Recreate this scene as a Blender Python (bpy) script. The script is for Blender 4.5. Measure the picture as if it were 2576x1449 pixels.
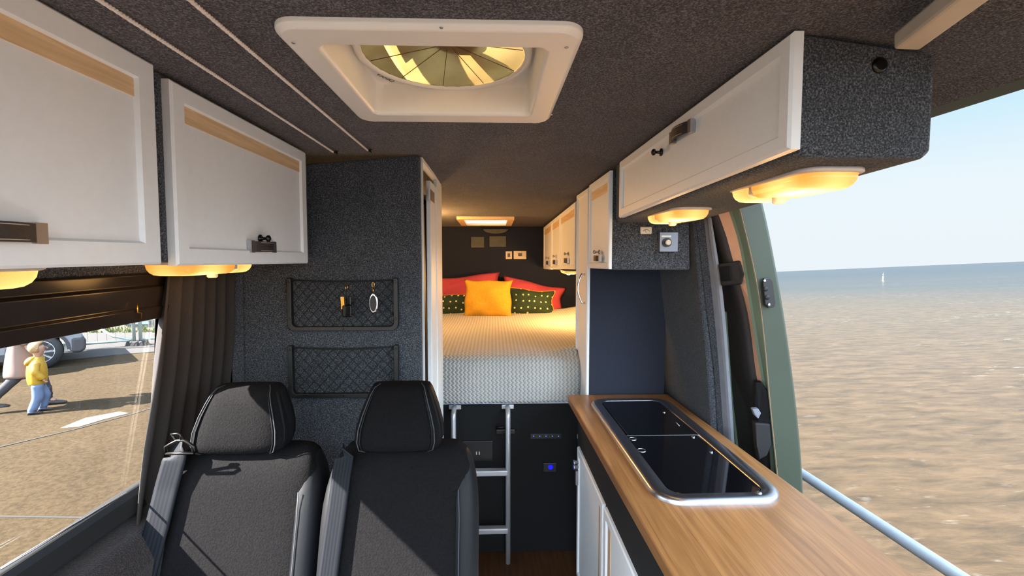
import bpy, math, random
from mathutils import Vector, Matrix, Euler
random.seed(4)
for o in list(bpy.data.objects): bpy.data.objects.remove(o)
S = bpy.context.scene
COL = S.collection
PI = math.pi

# ------------------------------------------------------------------ camera
F = 1100.0; YAW = math.radians(1.8); PITCH = math.radians(3.0)
CZ = 1.55
VPX, VPY = 1240.0, 640.0
PX = VPX + F*math.tan(YAW)
PY = VPY + F*math.tan(PITCH)/math.cos(YAW)
cam_d = bpy.data.cameras.new('camera'); cam = bpy.data.objects.new('camera', cam_d); COL.objects.link(cam)
cam.location = (0, 0, CZ)
cam.rotation_euler = (PI/2-PITCH, 0, -YAW)
cam_d.sensor_fit = 'HORIZONTAL'; cam_d.sensor_width = 36; cam_d.lens = 36*F/2576
cam_d.shift_x = (1288-PX)/2576; cam_d.shift_y = (PY-724.5)/2576
cam_d.clip_start = 0.02; cam_d.clip_end = 20000
S.camera = cam
RM = cam.rotation_euler.to_matrix()

def ray(u, v):
    return RM @ Vector(((u-PX)/F, -(v-PY)/F, -1))
def pt(u, v, x=None, y=None, z=None):
    d = ray(u, v)
    if x is not None: t = x/d.x
    elif y is not None: t = y/d.y
    else: t = (z-CZ)/d.z
    return Vector((d.x*t, d.y*t, CZ+d.z*t))

# ------------------------------------------------------------------ world, sun, exposure
S.view_settings.view_transform = 'Standard'; S.view_settings.look = 'None'
S.view_settings.gamma = 1; S.view_settings.use_curve_mapping = False
S.view_settings.exposure = 2.38
W = bpy.data.worlds.new('world'); S.world = W; W.use_nodes = True
nt = W.node_tree; nt.nodes.clear()
out = nt.nodes.new('ShaderNodeOutputWorld'); bg = nt.nodes.new('ShaderNodeBackground')
tc = nt.nodes.new('ShaderNodeTexCoord'); sx = nt.nodes.new('ShaderNodeSeparateXYZ')
cr = nt.nodes.new('ShaderNodeValToRGB'); cr.color_ramp.interpolation = 'EASE'
e = cr.color_ramp.elements
e[0].position = 0.0; e[0].color = (0.160, 0.175, 0.184, 1)
e[1].position = 1.0; e[1].color = (0.09, 0.14, 0.22, 1)
m1 = cr.color_ramp.elements.new(0.10); m1.color = (0.160, 0.178, 0.188, 1)
m2 = cr.color_ramp.elements.new(0.28); m2.color = (0.110, 0.162, 0.19, 1)
m3 = cr.color_ramp.elements.new(0.42); m3.color = (0.42, 0.47, 0.54, 1)
m4 = cr.color_ramp.elements.new(0.62); m4.color = (0.16, 0.22, 0.30, 1)
nt.links.new(tc.outputs['Generated'], sx.inputs[0]); nt.links.new(sx.outputs['Z'], cr.inputs[0])
# sky brightness raised behind the camera, added to light the van's interior
dp = nt.nodes.new('ShaderNodeVectorMath'); dp.operation = 'DOT_PRODUCT'; dp.inputs[1].default_value = (-.15, -.99, 0)
nt.links.new(tc.outputs['Generated'], dp.inputs[0])
mr = nt.nodes.new('ShaderNodeMapRange'); mr.inputs[1].default_value = -.5; mr.inputs[2].default_value = .45; mr.inputs[3].default_value = 1.0; mr.inputs[4].default_value = 5.8
nt.links.new(dp.outputs['Value'], mr.inputs[0]); nt.links.new(mr.outputs[0], bg.inputs[1])
nt.links.new(cr.outputs[0], bg.inputs[0])
nt.links.new(bg.outputs[0], out.inputs[0])
sun_d = bpy.data.lights.new('sun', 'SUN'); sun = bpy.data.objects.new('sun', sun_d); COL.objects.link(sun)
sun_d.energy = 11.5; sun_d.color = (1.0, 0.95, 0.88); sun_d.angle = math.radians(0.6)
SUND = Vector((0.80, 0.26, -0.66)).normalized()
sun.rotation_euler = SUND.to_track_quat('-Z', 'Y').to_euler()
sun.location = (-6, 0, 6)

# ------------------------------------------------------------------ materials
def newmat(name):
    m = bpy.data.materials.new(name); m.use_nodes = True
    n = m.node_tree.nodes; return m, n, m.node_tree.links, n['Principled BSDF']
def srgb(c):
    f = lambda a: (a/255/12.92) if a/255 <= .04045 else ((a/255+.055)/1.055)**2.4
    return (f(c[0]), f(c[1]), f(c[2]), 1)
def simple(name, rgb, rough=.5, metal=0, noise=0.06, scale=30, bump=0, spec=None, coat=0):
    m, n, l, b = newmat(name); c = srgb(rgb)
    no = n.new('ShaderNodeTexNoise'); no.inputs['Scale'].default_value = scale; no.inputs['Detail'].default_value = 4
    t = n.new('ShaderNodeTexCoord'); l.new(t.outputs['Object'], no.inputs[0])
    r = n.new('ShaderNodeValToRGB'); e = r.color_ramp.elements
    e[0].position = .3; e[1].position = .7
    e[0].color = tuple(x*(1-noise) for x in c[:3])+(1,); e[1].color = tuple(min(1, x*(1+noise)) for x in c[:3])+(1,)
    l.new(no.outputs[0], r.inputs[0]); l.new(r.outputs[0], b.inputs['Base Color'])
    b.inputs['Roughness'].default_value = rough; b.inputs['Metallic'].default_value = metal
    if spec is not None: b.inputs['Specular IOR Level'].default_value = spec
    if coat: b.inputs['Coat Weight'].default_value = coat
    if bump:
        bu = n.new('ShaderNodeBump'); bu.inputs['Strength'].default_value = bump; bu.inputs['Distance'].default_value = .002
        l.new(no.outputs[0], bu.inputs['Height']); l.new(bu.outputs[0], b.inputs['Normal'])
    return m
def carpet(name, dark, mid, light, scale=330):
    m, n, l, b = newmat(name)
    t = n.new('ShaderNodeTexCoord')
    no = n.new('ShaderNodeTexNoise'); no.inputs['Scale'].default_value = scale; no.inputs['Detail'].default_value = 3; no.inputs['Roughness'].default_value = .65
    l.new(t.outputs['Object'], no.inputs[0])
    r = n.new('ShaderNodeValToRGB'); e = r.color_ramp.elements
    e[0].position = .36; e[0].color = srgb(dark); e[1].position = .68; e[1].color = srgb(light)
    k = r.color_ramp.elements.new(.52); k.color = srgb(mid)
    l.new(no.outputs[0], r.inputs[0])
    n2 = n.new('ShaderNodeTexNoise'); n2.inputs['Scale'].default_value = 9; l.new(t.outputs['Object'], n2.inputs[0])
    mx = n.new('ShaderNodeMix'); mx.data_type = 'RGBA'; mx.blend_type = 'MULTIPLY'; mx.inputs[0].default_value = .35
    l.new(r.outputs[0], mx.inputs[6]); l.new(n2.outputs[0], mx.inputs[7])
    l.new(mx.outputs[2], b.inputs['Base Color'])
    b.inputs['Roughness'].default_value = 1; b.inputs['Specular IOR Level'].default_value = .1
    b.inputs['Sheen Weight'].default_value = .15
    bu = n.new('ShaderNodeBump'); bu.inputs['Strength'].default_value = .8; bu.inputs['Distance'].default_value = .003
    l.new(no.outputs[0], bu.inputs['Height']); l.new(bu.outputs[0], b.inputs['Normal'])
    return m
def wood(name, c1, c2, axis='Y', gs=18, staves=0, rough=.4):
    m, n, l, b = newmat(name)
    t = n.new('ShaderNodeTexCoord'); mp = n.new('ShaderNodeMapping')
    sc = {'Y': (gs, gs*.06, gs), 'X': (gs*.06, gs, gs), 'Z': (gs, gs, gs*.06)}[axis]
    mp.inputs['Scale'].default_value = sc
    l.new(t.outputs['Object'], mp.inputs[0])
    no = n.new('ShaderNodeTexNoise'); no.inputs['Scale'].default_value = 4; no.inputs['Detail'].default_value = 6; no.inputs['Distortion'].default_value = .6
    l.new(mp.outputs[0], no.inputs[0])
    r = n.new('ShaderNodeValToRGB'); e = r.color_ramp.elements
    e[0].position = .3; e[0].color = srgb(c1); e[1].position = .7; e[1].color = srgb(c2)
    l.new(no.outputs[0], r.inputs[0]); src = r.outputs[0]
    if staves:
        br = n.new('ShaderNodeTexBrick'); br.inputs['Scale'].default_value = 1.0
        br.inputs['Brick Width'].default_value = .55; br.inputs['Row Height'].default_value = staves; br.inputs['Mortar Size'].default_value = .0006
        br.inputs['Color1'].default_value = (1.04, 1.0, .97, 1); br.inputs['Color2'].default_value = (.80, .76, .72, 1); br.inputs['Mortar'].default_value = (.62, .55, .5, 1)
        br.offset = .37
        m2 = n.new('ShaderNodeMapping'); m2.inputs['Rotation'].default_value = (0, 0, PI/2); l.new(t.outputs['Object'], m2.inputs[0]); l.new(m2.outputs[0], br.inputs[0])
        mx = n.new('ShaderNodeMix'); mx.data_type = 'RGBA'; mx.blend_type = 'MULTIPLY'; mx.inputs[0].default_value = 1
        l.new(src, mx.inputs[6]); l.new(br.outputs[0], mx.inputs[7]); src = mx.outputs[2]
    l.new(src, b.inputs['Base Color']); b.inputs['Roughness'].default_value = rough
    return m

M = {}
M['ceil'] = carpet('ceiling carpet', (48, 48, 55), (90, 90, 99), (146, 145, 155))
M['carpet'] = carpet('charcoal carpet', (38, 41, 45), (74, 78, 85), (128, 133, 141), 330)
M['carpetd'] = carpet('dark carpet', (40, 41, 46), (70, 73, 80), (104, 108, 116))
M['navy'] = simple('navy lining', (40, 44, 58), .95, noise=.1, scale=200, bump=.3)
M['black'] = simple('black board', (7, 8, 10), .9, noise=.15, scale=150)
M['white'] = simple('white painted wood', (238, 241, 244), .42, noise=.015, scale=60)
M['vent'] = simple('cream white plastic', (242, 238, 232), .35, noise=.01)
M['plastic'] = simple('black plastic', (26, 25, 25), .45, noise=.1)
M['gloss'] = simple('glossy black plastic', (40, 34, 31), .22, noise=.1)
M['pine'] = wood('pale pine inlay', (214, 180, 138), (240, 208, 166), 'Y', 30)
M['pinez'] = wood('pale pine upright inlay', (190, 150, 112), (216, 178, 140), 'Z', 30)
M['oak'] = wood('oak worktop', (140, 96, 54), (172, 124, 76), 'Y', 22, .042, .33)
M['oakf'] = wood('brown wood floor', (66, 42, 24), (96, 64, 38), 'Y', 14, .12, .5)
M['steel'] = simple('brushed steel', (182, 182, 188), .3, 1, .05, 80)
M['chrome'] = simple('chrome', (220, 220, 225), .12, 1, .02)
M['alu'] = simple('aluminium', (205, 207, 212), .38, .6, .03)
M['brass'] = simple('brass', (200, 150, 70), .25, 1, .05)
M['iron'] = simple('dark metal', (60, 58, 56), .35, 1, .1)
M['glassblk'] = simple('black glass', (10, 10, 13), .06, 0, .02, coat=.5)
M['leather'] = simple('dark brown leather', (52, 44, 42), .55, 0, .15, 120, .3)
M['stitch'] = simple('cream stitching', (190, 180, 165), .8)
M['seat'] = simple('charcoal seat fabric', (17, 16, 17), .95, 0, .35, 260, .6, spec=.08)
M['seatside'] = simple('black leatherette', (9, 10, 14), .6, 0, .1, 90, .15, spec=.25)
M['piping'] = simple('grey piping', (52, 54, 58), .7)
M['rope'] = simple('pale cord', (235, 226, 222), .8, 0, .1, 400)
M['green'] = simple('sage green paint', (63, 72, 61), .35, 0, .03, 8)
M['greenl'] = simple('pale green paint edge', (112, 134, 118), .4, 0, .03, 8)
M['peach'] = simple('peach foam strip', (220, 172, 142), .8, 0, .05)
M['rubber'] = simple('grey rubber', (120, 124, 134), .5, 0, .08)
M['rubberb'] = simple('black rubber', (24, 24, 26), .6)
M['trim'] = simple('dark door trim', (48, 44, 46), .7, 0, .1)
M['curtain'] = simple('charcoal brown curtain', (46, 41, 39), .95, 0, .12, 200, .2)
M['netm'] = simple('black net cord', (14, 14, 15), .8)
M['red'] = simple('dusty red cotton', (186, 70, 88), .85, 0, .06, 40, .2)
M['mustard'] = simple('mustard velvet', (214, 162, 44), .85, 0, .08, 60, .25)
M['sheet'] = simple('white sheet', (205, 208, 228), .9)
M['label'] = simple('ivory plastic', (212, 200, 182), .5)
M['silver'] = simple('silver plastic', (120, 126, 140), .35, .2)
M['darkpatch'] = simple('grey fabric patch', (84, 88, 88), .9, noise=.1)
M['limegreen'] = simple('lime green plastic', (110, 225, 40), .4)
M['bottlewhite'] = simple('white bottle plastic', (225, 228, 225), .3)
M['ink'] = simple('dark print', (90, 84, 82), .6)

def belt_mat():
    m, n, l, b = newmat('seat belt webbing'); t = n.new('ShaderNodeTexCoord')
    w = n.new('ShaderNodeTexWave'); w.inputs['Scale'].default_value = 1.0; w.wave_type = 'BANDS'; w.bands_direction = 'X'
    mp = n.new('ShaderNodeMapping'); mp.inputs['Scale'].default_value = (1.9, 0, 0); l.new(t.outputs['UV'], mp.inputs[0]); l.new(mp.outputs[0], w.inputs[0])
    r = n.new('ShaderNodeValToRGB'); r.color_ramp.elements[0].color = srgb((4, 5, 8)); r.color_ramp.elements[1].color = srgb((15, 18, 27))
    l.new(w.outputs[0], r.inputs[0]); l.new(r.outputs[0], b.inputs['Base Color']); b.inputs['Roughness'].default_value = .7; b.inputs['Specular IOR Level'].default_value = .2
    return m
M['belt'] = belt_mat()

def emit(name, rgb, strength, centre=None, mix=None):
    m, n, l, b = newmat(name)
    b.inputs['Base Color'].default_value = srgb(rgb); b.inputs['Emission Color'].default_value = srgb(rgb); b.inputs['Emission Strength'].default_value = strength
    return m
def lens_mat():
    # lamp lens: glows most where the bulb sits under it (local coordinates of the lens)
    m, n, l, b = newmat('amber lamp lens'); t = n.new('ShaderNodeTexCoord')
    mp = n.new('ShaderNodeMapping'); mp.inputs['Location'].default_value = (0, .0, .1); mp.inputs['Scale'].default_value = (16, 10, 5)
    ln = n.new('ShaderNodeVectorMath'); ln.operation = 'LENGTH'
    l.new(t.outputs['Object'], mp.inputs[0]); l.new(mp.outputs[0], ln.inputs[0])
    r = n.new('ShaderNodeValToRGB'); e = r.color_ramp.elements
    e[0].position = .35; e[0].color = (1.0, .74, .28, 1); e[1].position = 1.15; e[1].color = (.95, .30, .045, 1)
    l.new(ln.outputs['Value'], r.inputs[0])
    mr = n.new('ShaderNodeMapRange'); mr.inputs[1].default_value = .45; mr.inputs[2].default_value = 1.2; mr.inputs[3].default_value = .46; mr.inputs[4].default_value = .22
    l.new(ln.outputs['Value'], mr.inputs[0])
    ch = n.new('ShaderNodeTexChecker'); ch.inputs['Scale'].default_value = 330; ch.inputs[1].default_value = (1, 1, 1, 1); ch.inputs[2].default_value = (.93, .93, .93, 1)
    l.new(t.outputs['Object'], ch.inputs[0])
    mx = n.new('ShaderNodeMix'); mx.data_type = 'RGBA'; mx.blend_type = 'MULTIPLY'; mx.inputs[0].default_value = 1
    l.new(r.outputs[0], mx.inputs[6]); l.new(ch.outputs[0], mx.inputs[7])
    l.new(mx.outputs[2], b.inputs['Emission Color']); l.new(mr.outputs[0], b.inputs['Emission Strength'])
    b.inputs['Base Color'].default_value = srgb((120, 80, 40)); b.inputs['Roughness'].default_value = .3
    return m
M['lens'] = lens_mat()
M['lampbase'] = simple('warm white lamp plastic', (205, 196, 190), .4)
M['bluelight'] = emit('blue light', (10, 14, 255), .3)
M['blueled'] = emit('small blue light', (60, 110, 255), .25)

def pane_mat(name='window glass', tint=(1, 1, 1), gl=.06):
    m, n, l, b = newmat(name); n.remove(b)
    tr = n.new('ShaderNodeBsdfTransparent'); tr.inputs[0].default_value = tuple(tint)+(1,)
    g = n.new('ShaderNodeBsdfGlossy'); g.inputs['Roughness'].default_value = .02
    mx = n.new('ShaderNodeMixShader'); mx.inputs[0].default_value = gl
    l.new(tr.outputs[0], mx.inputs[1]); l.new(g.outputs[0], mx.inputs[2]); l.new(mx.outputs[0], n['Material Output'].inputs[0])
    return m
M['pane'] = pane_mat(gl=.03)
def amber_mat():
    m, n, l, b = newmat('smoky amber dome'); t = n.new('ShaderNodeTexCoord')
    no = n.new('ShaderNodeTexNoise'); no.inputs['Scale'].default_value = 14; no.inputs['Detail'].default_value = 5; l.new(t.outputs['Object'], no.inputs[0])
    r = n.new('ShaderNodeValToRGB'); r.color_ramp.elements[0].color = srgb((112, 86, 48)); r.color_ramp.elements[1].color = srgb((176, 146, 90)); l.new(no.outputs[0], r.inputs[0])
    tl = n.new('ShaderNodeBsdfTranslucent'); l.new(r.outputs[0], tl.inputs[0]); l.new(r.outputs[0], b.inputs['Base Color']); b.inputs['Roughness'].default_value = .15
    mx = n.new('ShaderNodeMixShader'); mx.inputs[0].default_value = .55
    l.new(b.outputs[0], mx.inputs[1]); l.new(tl.outputs[0], mx.inputs[2]); l.new(mx.outputs[0], n['Material Output'].inputs[0])
    return m
M['amber'] = amber_mat()

def blanket_mat():
    m, n, l, b = newmat('ivory zigzag blanket'); t = n.new('ShaderNodeTexCoord'); s = n.new('ShaderNodeSeparateXYZ'); l.new(t.outputs['UV'], s.inputs[0])
    def mth(op, a, bb=None):
        q = n.new('ShaderNodeMath'); q.operation = op
        for i, vv in enumerate((a, bb)):
            if vv is None: continue
            if isinstance(vv, (int, float)): q.inputs[i].default_value = vv
            else: l.new(vv, q.inputs[i])
        return q.outputs[0]
    w = mth('PINGPONG', mth('MULTIPLY', s.outputs['Y'], 40), .5)      # zigzag offset
    a = mth('ADD', mth('MULTIPLY', s.outputs['X'], 50), mth('MULTIPLY', w, 1.0))
    k = mth('PINGPONG', a, .5); k2 = mth('MULTIPLY', k, 2)
    r = n.new('ShaderNodeValToRGB'); e = r.color_ramp.elements
    e[0].position = .12; e[0].color = srgb((150, 152, 154)); e[1].position = .5; e[1].color = srgb((198, 196, 190))
    l.new(k2, r.inputs[0]); l.new(r.outputs[0], b.inputs['Base Color']); b.inputs['Roughness'].default_value = .95
    bu = n.new('ShaderNodeBump'); bu.inputs['Strength'].default_value = .7; bu.inputs['Distance'].default_value = .006; l.new(k2, bu.inputs['Height']); l.new(bu.outputs[0], b.inputs['Normal'])
    b.inputs['Sheen Weight'].default_value = .2
    return m
M['blanket'] = blanket_mat()
def dots_mat():
    m, n, l, b = newmat('green velvet with cream dots'); t = n.new('ShaderNodeTexCoord')
    v = n.new('ShaderNodeTexVoronoi'); v.inputs['Scale'].default_value = 17; v.inputs['Randomness'].default_value = .35; v.voronoi_dimensions = '2D'
    l.new(t.outputs['UV'], v.inputs['Vector'])
    r = n.new('ShaderNodeValToRGB'); r.color_ramp.interpolation = 'CONSTANT'; e = r.color_ramp.elements
    e[0].position = 0; e[0].color = srgb((225, 215, 170)); e[1].position = .13; e[1].color = srgb((38, 58, 36))
    l.new(v.outputs['Distance'], r.inputs[0]); l.new(r.outputs[0], b.inputs['Base Color']); b.inputs['Roughness'].default_value = .9
    return m
M['dots'] = dots_mat()

# ------------------------------------------------------------------ mesh builder
class MB:
    def __init__(s): s.v = []; s.f = []; s.mi = []; s.uv = {}; s.sm = []
    def add(s, vs, fs, mi=0, smooth=False, uvs=None):
        b = len(s.v); s.v += [tuple(p) for p in vs]
        for f in fs:
            if uvs: s.uv[len(s.f)] = [uvs[i] for i in f]
            s.f.append([i+b for i in f]); s.mi.append(mi); s.sm.append(smooth)
        return s
    def box(s, a, b, mi=0):
        x0, y0, z0 = a; x1, y1, z1 = b
        vs = [(x0,y0,z0),(x1,y0,z0),(x1,y1,z0),(x0,y1,z0),(x0,y0,z1),(x1,y0,z1),(x1,y1,z1),(x0,y1,z1)]
        return s.add(vs, [(0,3,2,1),(4,5,6,7),(0,1,5,4),(1,2,6,5),(2,3,7,6),(3,0,4,7)], mi)
    def hexa(s, vs, mi=0):     # 8 points: bottom 4, top 4
        return s.add(vs, [(0,3,2,1),(4,5,6,7),(0,1,5,4),(1,2,6,5),(2,3,7,6),(3,0,4,7)], mi)
    def prism(s, A, B, mi=0, smooth=False):    # two matching loops
        n = len(A)
        return s.add(list(A)+list(B), [tuple(range(n-1,-1,-1)), tuple(range(n,2*n))]+[(i,(i+1)%n,n+(i+1)%n,n+i) for i in range(n)], mi, smooth)
    def loft(s, rings, mi=0, smooth=True, cap=True, closed=True):
        n = len(rings[0]); vs = [p for r in rings for p in r]; fs = []
        for k in range(len(rings)-1):
            for i in range(n if closed else n-1):
                j = (i+1) % n; fs.append((k*n+i, k*n+j, (k+1)*n+j, (k+1)*n+i))
        s.add(vs, fs, mi, smooth)
        if cap:
            s.add(rings[0], [tuple(range(n-1,-1,-1))], mi, False); s.add(rings[-1], [tuple(range(n))], mi, False)
        return s
    def tube(s, path, r, n=8, mi=0, cap=True, closed=False):
        path = [Vector(p) for p in path]; rings = []; up = None; L = len(path)
        for i, p in enumerate(path):
            if closed: t = path[(i+1)%L]-path[i-1]
            else: t = (path[min(i+1, L-1)]-path[max(i-1, 0)])
            t.normalize()
            if up is None:
                up = Vector((0,0,1)) if abs(t.z) < .9 else Vector((1,0,0))
            a = t.cross(up); a.normalize(); b = a.cross(t); up = b
            rr = r[i] if isinstance(r, (list, tuple)) else r
            rings.append([p+a*math.cos(2*PI*k/n)*rr+b*math.sin(2*PI*k/n)*rr for k in range(n)])
        if closed: rings.append(rings[0]); cap = False
        return s.loft(rings, mi, True, cap)
    def lathe(s, prof, c, axis='Z', n=32, mi=0, smooth=True, cap=True):
        rings = []; c = Vector(c)
        for (r, h) in prof:
            ring = []
            for k in range(n):
                a = 2*PI*k/n; x, y = r*math.cos(a), r*math.sin(a)
                ring.append(c+Vector({'Z': (x,y,h), 'Y': (x,-h,y), 'X': (h,x,y)}[axis]))
            rings.append(ring)
        return s.loft(rings, mi, smooth, cap)
    def grid(s, fn, nu, nv, mi=0, smooth=True, uvfn=None):
        vs = [fn(i/nu, j/nv) for j in range(nv+1) for i in range(nu+1)]
        uvs = [uvfn(i/nu, j/nv) for j in range(nv+1) for i in range(nu+1)] if uvfn else None
        fs = [(j*(nu+1)+i, j*(nu+1)+i+1, (j+1)*(nu+1)+i+1, (j+1)*(nu+1)+i) for j in range(nv) for i in range(nu)]
        return s.add(vs, fs, mi, smooth, uvs)
    def build(s, name, mats, parent=None, bevel=0, seg=2, label=None, cat=None, group=None, kind=None, solid=0, sub=0, loc=None):
        if not isinstance(mats, (list, tuple)): mats = [mats]
        me = bpy.data.meshes.new(name)
        if loc is not None: me_v = [tuple(Vector(p)-Vector(loc)) for p in s.v]
        else: me_v = s.v
        me.from_pydata(me_v, [], s.f)
        for m in mats: me.materials.append(m)
        for p, k, sm in zip(me.polygons, s.mi, s.sm): p.material_index = k; p.use_smooth = sm
        if s.uv:
            uv = me.uv_layers.new(name='UVMap')
            for fi, us in s.uv.items():
                for li, c in zip(me.polygons[fi].loop_indices, us): uv.data[li].uv = c
        me.update()
        import bmesh
        bm = bmesh.new(); bm.from_mesh(me); bmesh.ops.remove_doubles(bm, verts=bm.verts, dist=1e-6); bmesh.ops.recalc_face_normals(bm, faces=bm.faces); bm.to_mesh(me); bm.free()
        o = bpy.data.objects.new(name, me); COL.objects.link(o)
        if loc is not None: o.location = loc
        if parent is not None:
            o.parent = parent
            wp = WLOC.get(parent.name, Vector((0,0,0)))
            o.location = (Vector(loc) if loc is not None else Vector((0,0,0))) - wp
            WLOC[o.name] = Vector(loc) if loc is not None else Vector((0,0,0))
        else: WLOC[o.name] = Vector(loc) if loc is not None else Vector((0,0,0))
        if solid:
            q = o.modifiers.new('solid', 'SOLIDIFY'); q.thickness = solid; q.offset = 0
        if sub:
            q = o.modifiers.new('sub', 'SUBSURF'); q.levels = sub; q.render_levels = sub
        if bevel:
            q = o.modifiers.new('bevel', 'BEVEL'); q.width = bevel; q.segments = seg; q.limit_method = 'ANGLE'; q.angle_limit = math.radians(40); q.harden_normals = False
        tag(o, label, cat, group, kind)
        return o
WLOC = {}
def tag(o, label=None, cat=None, group=None, kind=None):
    if label: o['label'] = label
    if cat: o['category'] = cat
    if group: o['group'] = group
    if kind: o['kind'] = kind
def thing(name, loc, label, cat, group=None, kind=None):
    o = bpy.data.objects.new(name, None); COL.objects.link(o); o.location = loc; o.empty_display_size = .05
    WLOC[o.name] = Vector(loc); tag(o, label, cat, group, kind); return o
def rrect(cx, cy, hx, hy, r, n=6):
    pts = []
    for (sx_, sy_, a0) in ((1,1,0),(-1,1,90),(-1,-1,180),(1,-1,270)):
        for k in range(n+1):
            a = math.radians(a0+90*k/n); pts.append((cx+sx_*(hx-r)+r*math.cos(a), cy+sy_*(hy-r)+r*math.sin(a)))
    return pts

# ------------------------------------------------------------------ the van's setting
ZC = CZ+.33                     # ceiling height
Y0 = -.35; Y1 = 4.12             # front end of the built part, rear wall
def ceil_z(y): return ZC if y < 1.6 else ZC-.07*(y-1.6)/2.5
VC = (-.09, .853); VO = (.174, .163)       # roof vent opening centre / half size
# ceiling with a hole for the roof vent
mb = MB()
xs = [-.95, -.62, VC[0]-VO[0], VC[0]+VO[0], .52, .80, .86]; dz = [-.05, 0, 0, 0, 0, -.03, -.045]
ys = [Y0, VC[1]-VO[1], VC[1]+VO[1], 1.6, 2.4, 3.2, 3.75, Y1]
for i in range(len(xs)-1):
    for j in range(len(ys)-1):
        if i == 2 and j == 1: continue
        P = [(xs[i], ys[j], ceil_z(ys[j])+dz[i]), (xs[i+1], ys[j], ceil_z(ys[j])+dz[i+1]), (xs[i+1], ys[j+1], ceil_z(ys[j+1])+dz[i+1]), (xs[i], ys[j+1], ceil_z(ys[j+1])+dz[i])]
        T = [(p[0], p[1], p[2]+.012) for p in P]
        mb.hexa(P+T)
mb.build('ceiling', M['ceil'], kind='structure')
# outer roof skin
mb = MB()
def roofx(y): return [(-1.0,y,1.83),(-1.0,y,1.93),(-.9,y,2.02),(.8,y,2.02),(.92,y,1.86),(.90,y,1.83),(.865,y,1.84),(.865,y,1.86),(.80,y,1.875),(.52,y,1.90),(-.62,y,1.90),(-.955,y,1.86),(-.955,y,1.83)]
mb.prism(roofx(Y0), roofx(.655)); mb.prism(roofx(1.05), roofx(Y1+.05))
mb.box((-1.0,.655,1.90),(-.30,1.05,2.02)); mb.box((.12,.655,1.90),(.80,1.05,2.02)); mb.box((-1.0,.655,1.83),(-.955,1.05,1.90))
mb.prism([(.80,.655,1.875),(.80,.655,2.02),(.92,.655,1.86),(.90,.655,1.83),(.865,.655,1.84),(.865,.655,1.86)],[(.80,1.05,1.875),(.80,1.05,2.02),(.92,1.05,1.86),(.90,1.05,1.83),(.865,1.05,1.84),(.865,1.05,1.86)])
mb.build('trim_1', M['green'], kind='structure')
# floor
MB().box((-.92, Y0, -.04), (.92, Y1, 0)).build('floor', M['oakf'], kind='structure')
# right wall (curved inwards to the roof)
prof = [(0,.87),(.6,.86),(.9,.835),(1.15,.812),(1.40,.778),(1.6,.755),(1.72,.742),(1.90,.72)]
mb = MB(); ra = []; rb = []
for (z, x) in prof: ra.append((x, 1.62, z)); rb.append((x, Y1, z))
for (z, x) in reversed(prof): ra.append((x+.06, 1.62, z)); rb.append((x+.06, Y1, z))
mb.prism(ra, rb); mb.build('wall_right', M['carpetd'], bevel=.012, seg=3, kind='structure')
# left wall with window opening
WX = [(0,-.93),(.90,-.905),(.965,-.90),(1.395,-.87),(1.50,-.86),(1.56,-.85),(1.90,-.83)]
def wx(z):
    for (a, xa), (b, xb) in zip(WX, WX[1:]):
        if a <= z <= b: return xa+(xb-xa)*(z-a)/(b-a)
    return WX[-1][1]
def wallpiece(mb, y0, y1, zs, mi=0, th=.016):
    ra = [(wx(z), y0, z) for z in zs]+[(wx(z)-th, y0, z) for z in reversed(zs)]
    rb = [(p[0], y1, p[2]) for p in ra]; mb.prism(ra, rb, mi)
mb = MB()
WY0, WY1 = .15, 1.17; WZ0, WZ1 = .965, 1.395
wallpiece(mb, Y0, Y1, [0, .90, WZ0]); wallpiece(mb, Y0, Y1, [WZ1, 1.5, 1.56, 1.90])
wallpiece(mb, Y0, WY0, [WZ0, WZ1]); wallpiece(mb, WY1, Y1, [WZ0, WZ1])
mb.build('wall_left', M['carpet'], kind='structure')
# rear wall
MB().box((-.95, Y1, 0), (.95, Y1+.05, 1.92)).build('wall_rear', simple('dark blue rear lining', (26,34,54), .95, noise=.1, scale=200, bump=.3), kind='structure')

# left window
w = thing('window_1', (-.90, .65, WZ0), None, None, kind='structure')
mb = MB()
def wq(y, z, d=0): return (wx(z)+d, y, z)
mb.prism([wq(WY0,WZ0,-.014),wq(WY0,WZ1,-.014),wq(WY0,WZ1,-.010),wq(WY0,WZ0,-.010)], [wq(WY1,WZ0,-.014),wq(WY1,WZ1,-.014),wq(WY1,WZ1,-.010),wq(WY1,WZ0,-.010)])
mb.build('glass', M['pane'], w)
mb = MB()   # black frame around the opening, deep sill
mb.prism([wq(WY0,WZ0+.003,-.016),wq(WY0,WZ0+.003,.0),(-.885,WY0,.955),(-.878,WY0,.915),(-.89,WY0,.905)], [wq(WY1+.03,WZ0+.003,-.016),wq(WY1+.03,WZ0+.003,.0),(-.885,WY1+.03,.955),(-.878,WY1+.03,.915),(-.89,WY1+.03,.905)])
mb.build('window_sill', M['black'], w, bevel=.004)
mb = MB(); mb.prism([wq(WY1,WZ0,-.016),wq(WY1,WZ1,-.016),wq(WY1,WZ1,-.006),wq(WY1,WZ0,-.006)], [wq(WY1+.008,WZ0,-.016),wq(WY1+.008,WZ1,-.016),wq(WY1+.008,WZ1,.006),wq(WY1+.008,WZ0,.006)])
mb.build('frame_edge', M['plastic'], w)
mb = MB(); mb.tube([pt(414,792,x=-.866), pt(358,1226,x=-.888)], .0032, 6); mb.build('edge_trim', M['label'], w)
mb = MB(); mb.tube([pt(0,1432,x=-.878), pt(318,1240,x=-.878)], .0025, 6); mb.build('sill_trim', M['steel'], w)
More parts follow.
